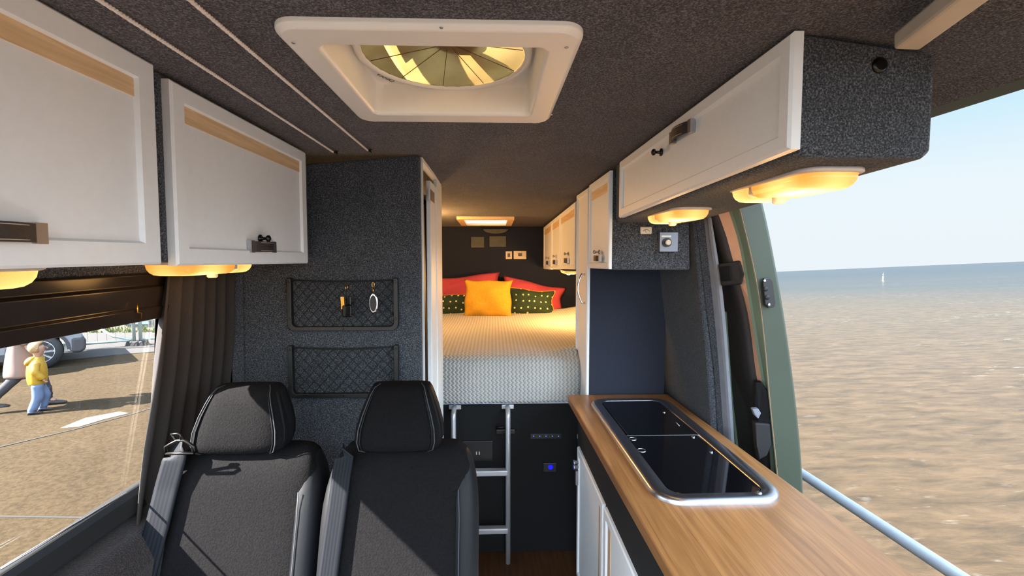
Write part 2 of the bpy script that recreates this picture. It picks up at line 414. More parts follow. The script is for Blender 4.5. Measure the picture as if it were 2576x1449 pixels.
# pelmet above the window
w2 = thing('window_pelmet', (-.85, .6, 1.395), 'dark glossy pelmet box running above the left side window under the white lockers', 'pelmet')
mb = MB()
pf = [(-.868, 1.385), (-.848, 1.388), (-.842, 1.418), (-.850, 1.422), (-.842, 1.468), (-.853, 1.474), (-.848, 1.50), (-.858, 1.505)]
mb.prism([(x, .05, z) for x, z in pf], [(x, 1.19, z) for x, z in pf]); mb.build('casing', M['gloss'], w2, bevel=.002)
mb = MB(); a = pt(345,765,x=-.838); mb.tube([a, a+Vector((0,0,-.02)), a+Vector((0,.012,-.022)), a+Vector((0,.012,-.036))], .0018, 6); mb.build('catch', M['brass'], w2)
# inner lower ledge beneath the window
mb = MB(); mb.prism([(-.91,.0,.90),(-.84,.0,.885),(-.80,.0,.83),(-.80,.0,.70),(-.91,.0,.70)], [(-.91,1.40,.90),(-.84,1.40,.885),(-.80,1.40,.83),(-.80,1.40,.70),(-.91,1.40,.70)])
mb.build('trim_2', carpet('dark brown carpet', (22,16,15), (40,32,30), (66,56,54)), bevel=.012, seg=3, kind='structure')

# ------------------------------------------------------------------ panelled doors, handles, lockers
def bil(c, s, t):   # c = 4 corners: (s0,t0),(s1,t0),(s1,t1),(s0,t1)
    return c[0]*(1-s)*(1-t)+c[1]*s*(1-t)+c[2]*s*t+c[3]*(1-s)*t
def panel_door(parent, c, n, strip=None, margin=.035, th=.018, rec=.007, wood_m='pine', mat='white', label=None, nm='door', strip_side='top'):
    """c: corners bottom-a, bottom-b, top-b, top-a ; n: outward normal"""
    c = [Vector(p) for p in c]; n = Vector(n)
    W_ = (c[1]-c[0]).length; H_ = (c[3]-c[0]).length; ms = margin/W_; mt = margin/H_
    def P(s, t, d): return bil(c, s, t)+n*d
    mb = MB()
    o_ = [(0,0),(1,0),(1,1),(0,1)]; i_ = [(ms,mt),(1-ms,mt),(1-ms,1-mt),(ms,1-mt)]
    e1 = .004; es, et = e1/W_, e1/H_
    o2 = [(es,et),(1-es,et),(1-es,1-et),(es,1-et)]; i2 = [(ms+es,mt+et),(1-ms-es,mt+et),(1-ms-es,1-mt-et),(ms+es,1-mt-et)]
    loops = [[P(s,t,0) for s,t in o_], [P(s,t,th-.004) for s,t in o_], [P(s,t,th) for s,t in o2], [P(s,t,th) for s,t in i_], [P(s,t,th-rec) for s,t in i2]]
    for a, b in zip(loops, loops[1:]):
        mb.add(a+b, [(k,(k+1)%4,4+(k+1)%4,4+k) for k in range(4)])
    mb.add(loops[-1], [(0,1,2,3)]); mb.add(loops[0], [(3,2,1,0)])
    ctr = P(.5,.5,0)
    d = mb.build(nm, M[mat], parent, label=label, loc=ctr)
    if strip:
        a, b = strip
        mb = MB()
        if strip_side == 'top': q = [(ms+es,a),(1-ms-es,a),(1-ms-es,b),(ms+es,b)]
        else: q = [(a,mt+et),(b,mt+et),(b,1-mt-et),(a,1-mt-et)]
        lo = [P(s,t,th-rec) for s,t in q]; hi = [P(s,t,th-rec+.0015) for s,t in q]
        mb.prism(lo, hi); mb.build('wood_inlay', M[wood_m], d)
    return d, P
def strap_handle(door, p, along, n, L=.09, h=.026, label=None):
    p = Vector(p); a = Vector(along).normalized(); n = Vector(n).normalized(); up = Vector((0,0,1))
    mb = MB(); K = 10; ra = []
    def box_at(c, la, lh, ln, mi):
        vs = []
        for dn in (0, ln):
            for (i, j) in ((-1,-1),(1,-1),(1,1),(-1,1)): vs.append(c+a*la*i/2+up*lh*j/2+n*dn)
        mb.hexa(vs, mi)
    prev = None
    rings = []
    for k in range(K+1):
        s = (k/K-.5)*L; bow = .016*math.cos(PI*(k/K-.5))**.7+.003
        c = p+a*s+n*bow
        rings.append([c-up*h/2, c+up*h/2, c+up*h/2+n*.003, c-up*h/2+n*.003])
    mb.loft(rings, 0, False)
    box_at(p-a*L/2, .016, h+.003, .011, 1); box_at(p+a*L/2, .016, h+.003, .011, 1)
    for sgn in (-1, 1):
        mb.tube([p+a*((k/K-.5)*L*.9)+n*(.016*math.cos(PI*(k/K-.5))**.7+.0065)+up*sgn*h*.38 for k in range(K+1)], .0006, 5, 2)
    return mb.build('strap_handle', [M['leather'], M['steel'], M['stitch']], door, label=label)
def knob(door, p, n, r=.009, mat='iron', slide=True):
    n = Vector(n).normalized(); p = Vector(p); mb = MB()
    ax = n; t = Vector((0,0,1)); b = ax.cross(t)
    prof_ = [(r*1.1,0),(r*1.1,.003),(r*.45,.004),(r*.4,.016),(r*.9,.018),(r*.95,.023),(r*.5,.026)]
    rings = [[p+ax*h+(b*math.cos(2*PI*k/14)+t*math.sin(2*PI*k/14))*rr for k in range(14)] for rr, h in prof_]
    mb.loft(rings); return mb.build('knob', M[mat], door)

LG = 'white fronted lockers of the van'
XL = -.600
def locker_left(y0, y1, db, label, gap0=.0):
    t = thing('overhead_locker', (XL, (y0+y1)/2, 1.53), label, 'locker', 'white lockers above the side window')
    ztop = ceil_z(y0)-.002
    mb = MB(); mb.prism([(XL,y0,1.535),(XL,y0,ztop),(-.83,y0,ztop-.05),(-.847,y0,1.56),(-.847,y0,1.535)], [(XL,y1,1.535),(XL,y1,ztop),(-.83,y1,ztop-.05),(-.847,y1,1.56),(-.847,y1,1.535)])
    mb.build('carcass', M['carpet'], t, bevel=.006)
    return t
# left nearest locker
L1 = locker_left(.06, .806, 0, 'large white-fronted locker at the left edge, nearest of the two above the side window')
c = [pt(410,665,x=XL+.018), pt(402,170,x=XL+.018)]
y1a = c[0].y
door, P = panel_door(L1, [(XL,.14,c[0].z),(XL,y1a,c[0].z),(XL,y1a,c[1].z+.001),(XL,.14,c[1].z+.001)], (1,0,0), strip=(.80,.915), margin=.036)
strap_handle(door, (XL+.012,.533,pt(60,586,x=XL+.012).z), (0,1,0), (1,0,0), .095, .024)
# left second locker
L2 = locker_left(.812, 1.452, 0, 'white-fronted locker with strap handle beside the dark carpeted partition, above the curtain')
a, b, c2, d2 = pt(448,663,x=XL+.018), pt(776,665,x=XL+.018), pt(770,386,x=XL+.018), pt(440,199,x=XL+.018)
zt = (c2.z+d2.z)/2
door, P = panel_door(L2, [(XL,a.y,1.529),(XL,b.y,1.522),(XL,b.y,zt),(XL,a.y,zt)], (1,0,0), strip=(.80,.90), margin=.032)
strap_handle(door, pt(655,621,x=XL+.012), (0,1,0), (1,0,0), .105, .026)
knob(door, pt(654,600,x=XL+.012), (1,0,0))

# right long locker: carpeted box, its underside narrows towards the camera
XR = .455
R1 = thing('overhead_locker', (XR, 1.1, 1.69), 'long white-fronted locker over the worktop with carpeted end beside the open door', 'locker')
fa, fb = .655, 1.625
lowr = pt(2345,395,y=fa); farr = pt(1735,560,y=fb)
zb0, zb1 = 1.697, 1.668
mb = MB()
def endp(y, xo, zb): return [(XR+.012,y,zb),(xo-.012,y,zb),(xo,y,zb+.010),(xo,y,ceil_z(y)-.028),(XR+.012,y,ceil_z(y)-.001),(XR,y,ceil_z(y)-.001),(XR,y,zb+.012)]
mb.prism(endp(fa, lowr.x, zb0), endp(fb, .745, zb1))
mb.build('carcass', M['carpet'], R1, bevel=.010, seg=3)
p0, p1, p2, p3 = pt(1983,375,x=XR-.018), pt(1556,548,x=XR-.018), pt(1560,425,x=XR-.018), pt(2006,65,x=XR-.018)
ztn = ZC-.004
door, P = panel_door(R1, [(XR,p0.y,p0.z),(XR,p1.y,p1.z),(XR,p1.y,ztn-.006),(XR,p0.y,ztn)], (-1,0,0), margin=.024)
strap_handle(door, pt(1720,333,x=XR-.012), (0,1,0), (-1,0,0), .10, .026)
knob(door, pt(1664,383,x=XR-.012), (-1,0,0))
mb = MB(); q = pt(2212,165,y=fa); mb.lathe([(.012,0),(.012,.002),(.008,.004)], q, 'Y', 16); mb.build('screw_cap', M['iron'], R1)

# right upper cabinet with meter and control
UC = thing('upper_cabinet', (.45, 1.8, 1.49), 'carpeted upper cabinet with a narrow white door, below and behind the long right locker', 'cabinet')
ua = pt(1543,679,y=1.635); zbu = ua.z; XU = .447
ux = pt(1736,680,y=1.635).x
mb = MB(); mb.prism([(XU,1.635,zbu),(ux,1.635,zbu),(.735,1.635,1.862),(XU,1.635,1.862)], [(XU,1.99,zbu),(ux,1.99,zbu),(.735,1.99,1.862),(XU,1.99,1.862)])
mb.build('carcass', M['carpet'], UC, bevel=.006)
zt0 = pt(1543,430,x=XU-.012).z; 
door, P = panel_door(UC, [(XU,1.632,zbu+.003),(XU,1.975,zbu-.004),(XU,1.975,1.862),(XU,1.632,1.862)], (-1,0,0), strip=(.80,.90), margin=.022, th=.014)
strap_handle(door, pt(1507,650,x=XU-.014), (0,1,0), (-1,0,0), .07, .022)
knob(door, pt(1508,634,x=XU-.014), (-1,0,0), .008, 'steel')
# tall cupboard
XT = .447
TC = thing('tall_cupboard', (XT, 2.15, 0), 'tall narrow white cupboard with a bow handle at the foot of the bed', 'cupboard')
MB().hexa([(XT,1.997,0),(.80,1.997,0),(.80,2.275,0),(XT,2.275,0),(XT,1.997,1.856),(.715,1.997,1.835),(.715,2.275,1.825),(XT,2.275,1.850)]).build('carcass', M['navy'], TC)
door, P = panel_door(TC, [(XT,1.997,.60),(XT,2.27,.60),(XT,2.27,1.855),(XT,1.997,1.855)], (-1,0,0), margin=.022, th=.014)
mb = MB(); ha = pt(1472,690,x=XT-.014); hb = pt(1472,762,x=XT-.014)
mb.tube([ha]+[ha.lerp(hb, k/10)+Vector((-.016-.018*math.sin(PI*k/10),0,0)) for k in range(11)]+[hb], .005, 10); mb.build('bow_handle', M['chrome'], door)

# small meter and control on the upper cabinet's grey front
def frontbox(name, u0, v0, u1, v1, y, th, mat, label, cat, parent=None, bevel=.003):
    a = pt(u0, v1, y=y); b = pt(u1, v0, y=y)
    mb = MB().box((a.x, y-th, a.z), (b.x, y, b.z))
    return mb.build(name, mat, parent, bevel=bevel, label=label, cat=cat), a, b
mt = thing('battery_meter', pt(1623,580,y=1.633), 'small ivory needle meter on the grey cabinet front beside the silver control', 'meter')
o, a, b = frontbox('case', 1609,571,1638,589,1.634,.01,M['label'],None,None,mt)
mb = MB(); cc = Vector(((a.x+b.x)/2, 1.623, a.z+.004)); rr = .014
mb.tube([cc+Vector((math.cos(t)*rr,0,math.sin(t)*rr*.9)) for t in [PI*(.15+.7*k/8) for k in range(9)]], .0008, 5); mb.tube([cc, cc+Vector((-.006,0,.012))], .0006, 5)
mb.build('dial', M['ink'], mt)
ct = thing('rotary_control', pt(1677,608,y=1.633), 'square silver rotary control on the grey cabinet front', 'control')
o, a, b = frontbox('case', 1654,584,1701,634,1.634,.022,M['silver'],None,None,ct)
cc = pt(1677,610,y=1.612)
MB().lathe([(.017,0),(.017,.006)], cc, 'Y', 24).build('dial_ring', M['plastic'], ct)
MB().lathe([(.010,.006),(.010,.018),(.007,.019)], cc, 'Y', 20).build('knob', M['label'], ct)
mb = MB().box((cc.x-.02,1.6105,cc.z+.020),(cc.x+.016,1.613,cc.z+.026)); mb.build('marking', M['bottlewhite'], ct)

# ------------------------------------------------------------------ lamps under the lockers
def oblong_lamp(cx, cy, cz, L, Wd, flip, label, watts, tilt=0, h=.024):
    """surface lamp: base, big lens, small lens, divider knob; long side along y"""
    t = thing('oblong_lamp', (cx, cy, cz), label, 'lamp', 'amber oblong lamps under the lockers')
    def ring(z, hx, hy, r): return [(cx+x, cy+y, z) for x, y in rrect(0, 0, hx, hy, r, 6)]
    mb = MB(); mb.loft([ring(cz, Wd/2, L/2, .035), ring(cz-.006, Wd/2, L/2, .035), ring(cz-.008, Wd/2-.004, L/2-.004, .033)])
    mb.build('base', M['lampbase'], t)
    sgn = -1 if flip else 1
    # divider curve splits lens: big part towards sgn*-y, small part beyond
    N = 18
    def lens(y0, y1, curve0, curve1, name):
        rings = []
        for k in range(5):
            q = k/4; zz = cz-.008-h*math.sin(q*PI/2); sh = 1-.30*(1-math.cos(q*PI/2))
            pts = []
            for x, y in rrect(0, 0, Wd/2-.007, L/2-.007, .03, 6):
                x *= sh; y *= (1-.16*(1-math.cos(q*PI/2)))
                cv = .03*(1-(x/(Wd/2))**2)
                lo = y0-(cv if curve0 else 0); hi = y1-(cv if curve1 else 0)
                pts.append((cx+x, cy+sgn*max(lo, min(hi, y)), zz))
            rings.append(pts)
        mb = MB(); mb.loft(rings); return mb.build(name, M['lens'], t, loc=(cx, cy+sgn*(y0+y1)/2, cz))
    lens(-L/2, L*.16, False, True, 'large_lens'); lens(L*.24, L/2, True, False, 'small_lens')
    mb = MB()
    rings = []
    for xx in [(-Wd/2+.012)+(Wd-.024)*k/10 for k in range(11)]:
        cv = .03*(1-(xx/(Wd/2))**2); dd = h*.9*(1-abs(xx/(Wd/2))**4)
        ya = cy+sgn*(L*.165-cv); yb = cy+sgn*(L*.235-cv)
        rings.append([(cx+xx,ya,cz-.006),(cx+xx,yb,cz-.006),(cx+xx,yb,cz-.008-dd),(cx+xx,ya,cz-.008-dd)])
    mb.loft(rings, 0, False); mb.build('divider', M['lampbase'], t)
    MB().lathe([(.012,-.0),(.012,-h-.016),(.009,-h-.019)], (cx, cy+sgn*(L*.2-.03), cz), 'Z', 20).build('switch_knob', M['lampbase'], t)
    ld = bpy.data.lights.new('lamp_glow', 'POINT'); ld.energy = watts; ld.color = (1.0, .52, .16); ld.shadow_soft_size = .05
    lo = bpy.data.objects.new('lamp_glow', ld); COL.objects.link(lo); lo.parent = t; lo.location = (0, 0, -h-.05)
    return t
oblong_lamp(.575, .845, 1.695, .27, .115, False, 'lit amber lamp nearest the camera under the long right locker', .13)
oblong_lamp(.560, 1.33, 1.682, .27, .115, False, 'lit amber lamp under the far end of the long right locker, above the silver control', .13)
oblong_lamp(-.700, 1.085, 1.535, .29, .115, False, 'lit amber lamp under the second left locker, above the curtain', .13)
oblong_lamp(-.695, .520, 1.535, .29, .115, False, 'lit amber lamp at the left edge of the picture under the nearest locker', .13)

# ------------------------------------------------------------------ roof vents
V = thing('roof_fan_vent', (VC[0], VC[1], ZC), 'large white roof vent with a round smoky fan dome, near the camera', 'roof vent')
def ring2(z, cx, cy, hx, hy, r): return [(x, y, z) for x, y in rrect(cx, cy, hx, hy, r, 8)]
mb = MB(); zc = ZC
mb.loft([ring2(zc-.0005, VC[0], VC[1]+.002, .225, .222, .035), ring2(zc-.008, VC[0], VC[1]+.002, .225, .222, .035), ring2(zc-.014, VC[0], VC[1]+.002, .218, .215, .033),
         ring2(zc-.014, VC[0], VC[1], VO[0]+.004, VO[1]+.004, .018), ring2(zc-.009, VC[0], VC[1], VO[0]-.001, VO[1]-.001, .016), ring2(zc+.052, VC[0], VC[1], VO[0]-.006, VO[1]-.006, .016)], smooth=False, cap=False)
mb.build('trim_frame', M['vent'], V, bevel=.0025, seg=3)
mb = MB()
circ = lambda r, z, n=36: [(VC[0]+r*math.cos(2*PI*(k+.5)/n), VC[1]-.005+r*math.sin(2*PI*(k+.5)/n), z) for k in range(n)]
sq = ring2(zc+.052, VC[0], VC[1], VO[0]-.006, VO[1]-.006, .016)      # 36 points too
mb.loft([sq, circ(.165, zc+.052), circ(.164, zc+.040), circ(.152, zc+.038), circ(.151, zc+.046)], cap=False)
mb.build('bezel', M['vent'], V)
rings = [[(VC[0]+r*math.cos(2*PI*k/48), VC[1]-.005+r*math.sin(2*PI*k/48), zc+.043+h) for k in range(48)] for r, h in ((.152,0),(.135,.012),(.09,.022),(.045,.027),(.004,.028))]
MB().loft(rings, cap=False).build('dome', M['amber'], V)
mb = MB()
for k in range(10):
    a = 2*PI*k/10+.2
    mb.tube([(VC[0]+.02*math.cos(a), VC[1]-.005+.02*math.sin(a), zc+.064), (VC[0]+.148*math.cos(a+.25), VC[1]-.005+.148*math.sin(a+.25), zc+.044)], .0008, 5)
mb.build('guard_spokes', M['amber'], V)
mb = MB()
for k in range(3):
    a = 2*PI*k/3+.9
    mb.loft([[ (VC[0]+r*math.cos(a+da)+0, VC[1]-.005+r*math.sin(a+da), zc+.082+ (0.0 if da<0 else .012)) for da in (-.35,.35)] + [(VC[0]+r*math.cos(a+.35), VC[1]-.005+r*math.sin(a+.35), zc+.096), (VC[0]+r*math.cos(a-.35), VC[1]-.005+r*math.sin(a-.35), zc+.084)] for r in (.03,.08,.13)], 0, False)
mb.build('fan_blades', M['amber'], V)
MB().lathe([(.013,-.004),(.013,.02)], (VC[0], VC[1]-.02, zc+.068), 'Z', 16).build('hub', M['ink'], V)
MB().lathe([(.045,.0),(.04,.008)], (VC[0]+.02, VC[1]+.0, zc+.074), 'Z', 24).build('motor', M['amber'], V)
# brand lettering in the bezel corner
cu = bpy.data.curves.new('lettering', 'FONT'); cu.body = 'VARIO'; cu.size = .0165; cu.extrude = .0003; cu.align_x = 'CENTER'
cu.materials.append(M['ink']); tmp = bpy.data.objects.new('tmp', cu); COL.objects.link(tmp)
me_ = bpy.data.meshes.new_from_object(tmp.evaluated_get(bpy.context.evaluated_depsgraph_get())); bpy.data.objects.remove(tmp)
lt = bpy.data.objects.new('lettering', me_); COL.objects.link(lt)
lt.parent = V; lt.location = Vector((-.236, .978, zc+.0515))-Vector((VC[0], VC[1], ZC)); lt.rotation_euler = (PI, 0, math.radians(58))
mb = MB()
for px_, py_ in ((738,108),(1425,120),(1388,288),(1110,70)):
    q = pt(px_, py_, z=zc-.0145); MB().lathe([(.003,0),(.002,-.001)], q, 'Z', 10).build('screw', M['steel'], V)
MB().box((VC[0]-.2,VC[1]-.19,2.05),(VC[0]-.15,VC[1]+.19,2.09)).build('lid_hinge', M['vent'], V)
rings = [[(x, y, z) for x, y in rrect(VC[0], VC[1], hx, hx, .05, 8)] for hx, z in ((.2,2.02),(.2,2.06),(.17,2.10))]
mb = MB().loft(rings, cap=False); mb.add(rings[-1], [tuple(range(len(rings[-1])))]); mb.build('lid', pane_mat('smoked roof lid', (.75,.72,.66), .1), V)

V2 = thing('roof_hatch', (.0, 3.55, ceil_z(3.5)), 'small roof hatch with a pale wooden surround above the bed', 'roof hatch')
fr = pt(1220,547,y=3.3); 
hz = lambda y: ceil_z(y)-.001
mb = MB(); x0, x1, y0, y1 = -.27, .16, 3.28, 3.80
def sl(y, d): return hz(y)-d
def slab(xa, xb, ya, yb, d0, d1, mb, mi=0):
    mb.hexa([(xa,ya,sl(ya,d1)),(xb,ya,sl(ya,d1)),(xb,yb,sl(yb,d1)),(xa,yb,sl(yb,d1)),(xa,ya,sl(ya,d0)),(xb,ya,sl(ya,d0)),(xb,yb,sl(yb,d0)),(xa,yb,sl(yb,d0))], mi)
slab(x0,x1,y0,y0+.05,0,.022,mb); slab(x0,x1,y1-.05,y1,0,.022,mb); slab(x0,x0+.05,y0+.05,y1-.05,0,.022,mb); slab(x1-.05,x1,y0+.05,y1-.05,0,.022,mb)
mb.build('surround', M['pine'], V2)
mb = MB(); slab(x0+.05,x1-.05,y0+.05,y1-.05,0,.006,mb); mb.build('pane', emit('glowing hatch pane', (226,232,245), .2), V2)  # pane emits light itself, standing in for daylight through the hatch

# ------------------------------------------------------------------ cords on the ceiling
def cord(u0, v0, u1, v1, label):
    zr = ZC-.006
    b_ = pt(u1, v1, z=zr-.004); a_ = pt(u0, v0, z=zr)
    d = (a_-b_).normalized(); a2 = b_+d*1.55
    t = thing('rope', b_, label, 'rope', 'pale cords stretched along the ceiling')
    mb = MB(); Lc = (a2-b_).length; n = int(Lc/.0035)
    s1 = d.cross(Vector((0,0,1))).normalized(); s2 = Vector((0,0,1))
    for st in range(3):
        path = []
        for k in range(n+1):
            q = k/n*Lc; sag = -.012*math.sin(PI*k/n)*.0; an = q*2*PI/.016+st*2*PI/3
            path.append(b_+d*q+s1*math.cos(an)*.0018+s2*(math.sin(an)*.0018+sag))
        mb.tube(path, .0018, 5)
    mb.build('twisted_cord', M['rope'], t)
    mb = MB(); mb.tube([b_, b_+Vector((0,.018,.002)), b_+Vector((.004,.026,.0)), b_+Vector((0,.032,.004)), b_+Vector((0,.03,.0095))], .0018, 6); mb.lathe([(.006,0),(.006,-.002)], b_+Vector((0,.03,.0095)), 'Z', 10)
    mb.build('hook', M['iron'], t)
cord(250,0,838,382,'pale twisted ceiling cord nearest the left lockers')
cord(478,0,925,378,'pale twisted ceiling cord nearest the roof fan vent')
q = pt(1066,408,z=ZC-.002); mb = MB().lathe([(.006,0.0015),(.006,-.002),(.002,-.004)], q, 'Z', 12); mb.tube([q, q+Vector((0,0,-.008)), q+Vector((.006,0,-.012)), q+Vector((.01,0,-.008))], .0015, 6)
mb.build('ceiling_hook', M['iron'], label='small empty dark hook in the ceiling beside the wardrobe top', cat='hook')

# pale batten at the top right
mb = MB(); e0, e1, e2, e3 = pt(2247,84,y=.60), pt(2247,126,y=.60), pt(2312,130,y=.60), pt(2312,84,y=.60)
e0.z = max(e0.z, e0.z); d = Vector((-.36,-1,-.03)).normalized()
A = [e0, e1, e2+Vector((0,0,.001)), Vector((e2.x, e2.y, e0.z))]
mb.prism(A, [p+d*.42 for p in A]); mb.build('ceiling_batten', M['label'], bevel=.004, label='pale grey box batten on the ceiling at the top right corner above the open door', cat='batten')
MB().box((.40,.30,ZC-.040),(.66,.34,ZC-.0)).build('batten_bracket', M['ceil'], label='carpet covered packing piece between the ceiling and the pale grey batten', cat='bracket')

# ------------------------------------------------------------------ wardrobe with partition, frame
YP = 1.46
wr = pt(1058,600,y=YP).x
WD = thing('wardrobe', (-.55, 1.7, 0), 'tall charcoal carpeted wardrobe behind the seats with a white framed opening', 'wardrobe')
mb = MB()
mb.prism([(-.845,YP,0),(wr,YP,0),(wr,YP,ZC-.002),(-.84,YP,ZC-.055)], [(-.845,YP+.03,0),(wr,YP+.03,0),(wr,YP+.03,ZC-.002),(-.84,YP+.03,ZC-.055)])
mb.build('front_panel', M['carpet'], WD, bevel=.01, seg=3)
MB().box((-.845,2.05,0),(wr-.01,2.08,ZC-.055)).build('rear_panel', M['carpetd'], WD)
fx = wr
fr_ = MB()
yb = 2.02; ztf = 1.862
fr_.box((fx-.018,YP+.031,ztf),(fx+.004,yb,ztf+.014)); fr_.box((fx-.018,YP+.031,.02),(fx+.004,YP+.045,ztf)); fr_.build('door_frame', M['white'], WD, bevel=.002)
mb = MB()
for k, (xa, xb) in enumerate(((0,.010),(.010,.016),(.016,.034))):
    pass
mb.box((fx-.012,1.665,.02),(fx+.006,1.80,ztf-.035)); mb.box((fx-.012,1.804,.02),(fx+.010,1.86,ztf-.035)); mb.box((fx-.012,1.864,.02),(fx+.006,yb,ztf+.0))
mb.build('folding_door', M['white'], WD, bevel=.003)
mb = MB(); q = pt(1086,495,x=fx+.010); mb.box((fx+.008,q.y-.07,q.z-.02),(fx+.014,q.y+.05,q.z+.02)); mb.build('bracket', M['steel'], WD)
mb = MB(); mb.tube([(fx-.06,YP+.03,1.80),(fx-.06,yb+.03,1.80)], .008); mb.build('rail', M['alu'], WD)
def drape(name, x, y0, y1, z0, z1, folds, amp, mat, parent=None, taper=.0, **k):
    def fn(s, t):
        y = y0+(y1-y0)*s; z = z0+(z1-z0)*t
        return Vector((x+amp*math.sin(s*folds*2*PI+.6*math.sin(3*t))*(1.1-.4*t)+taper*(1-t), y+.006*math.sin(s*folds*4*PI+2*t), z))
    mb = MB(); mb.grid(fn, int(folds*14), 24); return mb.build(name, mat, parent, solid=.003, **k)
drape('hanging_garment', fx-.065, 1.56, 1.95, .4, 1.77, 3, .012, M['rubber'], label='grey garment hanging inside the white framed wardrobe opening', cat='garment')
mb = MB(); hq = Vector((fx-.06,1.60,1.79)); mb.tube([hq+Vector((0,.0,-.03)), hq+Vector((0,.0,.0)), hq+Vector((0,.012,.018)), hq+Vector((0,.03,.016)), hq+Vector((0,.034,.0))], .002, 6); mb.build('hanger_hook', M['steel'], label='thin steel hanger hook inside the wardrobe opening', cat='hanger')

# curtain at the window's rear end
def fnc(s, t):
    top = .0
    z = .55+(1.50-.55)*t; ye = 1.07+(z-.97)*.12; y = ye+(1.43-ye)*s
    sq_ = 1
    return Vector((wx(z)+.028+.014*math.sin(s*6.5*2*PI+.8*math.sin(2.4*t+s))*(1.15-.35*t)+.006*math.sin(s*40+9*t), 1.29+(y-1.29)*sq_, z))
mb = MB(); mb.grid(fnc, 100, 30)
mb.build('window_curtain', M['curtain'], solid=.003, label='dark gathered curtain at the rear end of the left side window', cat='curtain')
# vertical conduit strip in the corner
mb = MB(); mb.prism([(-.853,1.425,.4),(-.83,1.45,.4),(-.853,1.46,.4)], [(-.84,1.425,1.53),(-.815,1.45,1.53),(-.84,1.46,1.53)]); mb.build('trim_3', M['carpetd'], kind='structure')

# ------------------------------------------------------------------ net pockets, keys
def net_pocket(u0, v0, u1, v1, label):
    a = pt(u0, v1, y=YP); b = pt(u1, v0, y=YP); cx = (a.x+b.x)/2
    t = thing('net_pocket', (cx, YP, a.z), label, 'net pocket', 'black net pockets on the partition')
    w_ = .014; th = .02
    def U(inner, y):
        r = .022-(w_ if inner else 0)*.5; o = w_ if inner else 0
        pts = [(a.x+o, b.z)]
        for k in range(7):
            an = PI+PI/2*k/6; pts.append((a.x+o+r+r*math.cos(an), a.z+o+r+r*math.sin(an)))
        for k in range(7):
            an = 1.5*PI+PI/2*k/6; pts.append((b.x-o-r+r*math.cos(an), a.z+o+r+r*math.sin(an)))
        pts.append((b.x-o, b.z)); return [Vector((x, y, z)) for x, z in pts]
    O0, I0, O1, I1 = U(0, YP), U(1, YP), U(0, YP-th), U(1, YP-th); n = len(O0)
    mb = MB(); mb.loft([[O0[k], O1[k], I1[k], I0[k]] for k in range(n)], 0, False)
    mb.build('frame', M['plastic'], t, bevel=.002)
    mb = MB(); x0, x1, z0, z1 = a.x+w_*.8, b.x-w_*.8, a.z+w_*.8, b.z-.006; H = z1-z0; Wd = x1-x0; st = .032; k = -int(H/st)-1
    def bulge(x, z): 
        s = (x-x0)/Wd; t_ = (z-z0)/H; return YP-.012-.012*math.sin(PI*max(0,min(1,s)))*(.4+.6*t_)
    while x0+k*st < x1:
        for sg in (1, -1):
            pts = []
            for j in range(13):
                z = z0+H*j/12; x = (x0+k*st+(z-z0)*.9) if sg > 0 else (x1-k*st-(z-z0)*.9)
                if x0 <= x <= x1: pts.append((x, bulge(x, z), z))
            if len(pts) > 1: mb.tube(pts, .0012, 4)
        k += 1
    mb.build('net', M['netm'], t)
    mb = MB(); mb.tube([(x0+Wd*j/12, bulge(x0+Wd*j/12, z1), z1-.004*math.sin(PI*j/12)) for j in range(13)], .0026, 6); mb.build('elastic_edge', M['netm'], t)
    for (x, z) in ((a.x+w_/2, b.z-.012), (b.x-w_/2, b.z-.012), (b.x-w_/2, a.z+.04), (a.x+w_/2, a.z+.04), (cx, a.z+w_/2)):
        MB().lathe([(.004,0),(.003,.0015)], (x, YP-th, z), 'Y', 10).build('screw', M['iron'], t)
net_pocket(730,699,1003,831,'upper black net pocket, holding the keys, on the carpeted partition')
net_pocket(733,866,1004,998,'lower black net pocket, empty, on the carpeted partition')
# keys clipped on the upper pocket's elastic
k1 = thing('key_bunch', pt(872,712,y=1.425), 'dark keys with a brass clip hanging from the upper net pocket', 'keys')
mb = MB(); a = pt(872,712,y=1.43); mb.tube([a, a+Vector((.003,-.002,-.014)), a+Vector((.0,-.002,-.03)), a+Vector((-.003,0,-.016)), a], .0016, 6); mb.build('clip', M['brass'], k1)
mb = MB(); p = pt(863,752,y=1.428); mb.prism([p+Vector((-.008,0,.008)), p+Vector((.004,0,.008)), p+Vector((.006,0,-.034)), p+Vector((-.006,0,-.034))], [p+Vector((-.008,-.004,.008)), p+Vector((.004,-.004,.008)), p+Vector((.006,-.004,-.034)), p+Vector((-.006,-.004,-.034))]); mb.build('key', M['brass'], k1, bevel=.001)
mb = MB(); p = pt(875,777,y=1.424); mb.box((p.x-.016,p.y-.008,p.z-.026),(p.x+.014,p.y+.002,p.z+.012)); mb.box((p.x-.004,p.y-.006,p.z+.012),(p.x+.012,p.y,p.z+.042)); mb.build('fob', M['glassblk'], k1, bevel=.003)
k2 = thing('car_key', pt(939,710,y=1.425), 'silver edged car key fob hanging from the upper net pocket', 'key')
mb = MB(); a = pt(939,710,y=1.43); mb.tube([a+Vector((.004*math.sin(t), -.002, -.008-.008*math.cos(t))) for t in [2*PI*k/10 for k in range(10)]], .0014, 6, closed=True)
mb.tube([a+Vector((0,-.003,-.016)), a+Vector((0,-.004,-.036))], .0022, 6); mb.build('clip', M['brass'], k2)
mb = MB(); p = pt(941,762,y=1.425)
def ell(r1, r2, y): return [p+Vector((r1*math.cos(2*PI*k/24), y, r2*math.sin(2*PI*k/24)*(1 if math.sin(2*PI*k/24)<0 else 1.0))) for k in range(24)]
mb.loft([ell(.013,.031,0), ell(.0155,.034,-.003), ell(.0155,.034,-.008), ell(.012,.030,-.011)]); mb.build('fob', M['chrome'], k2)
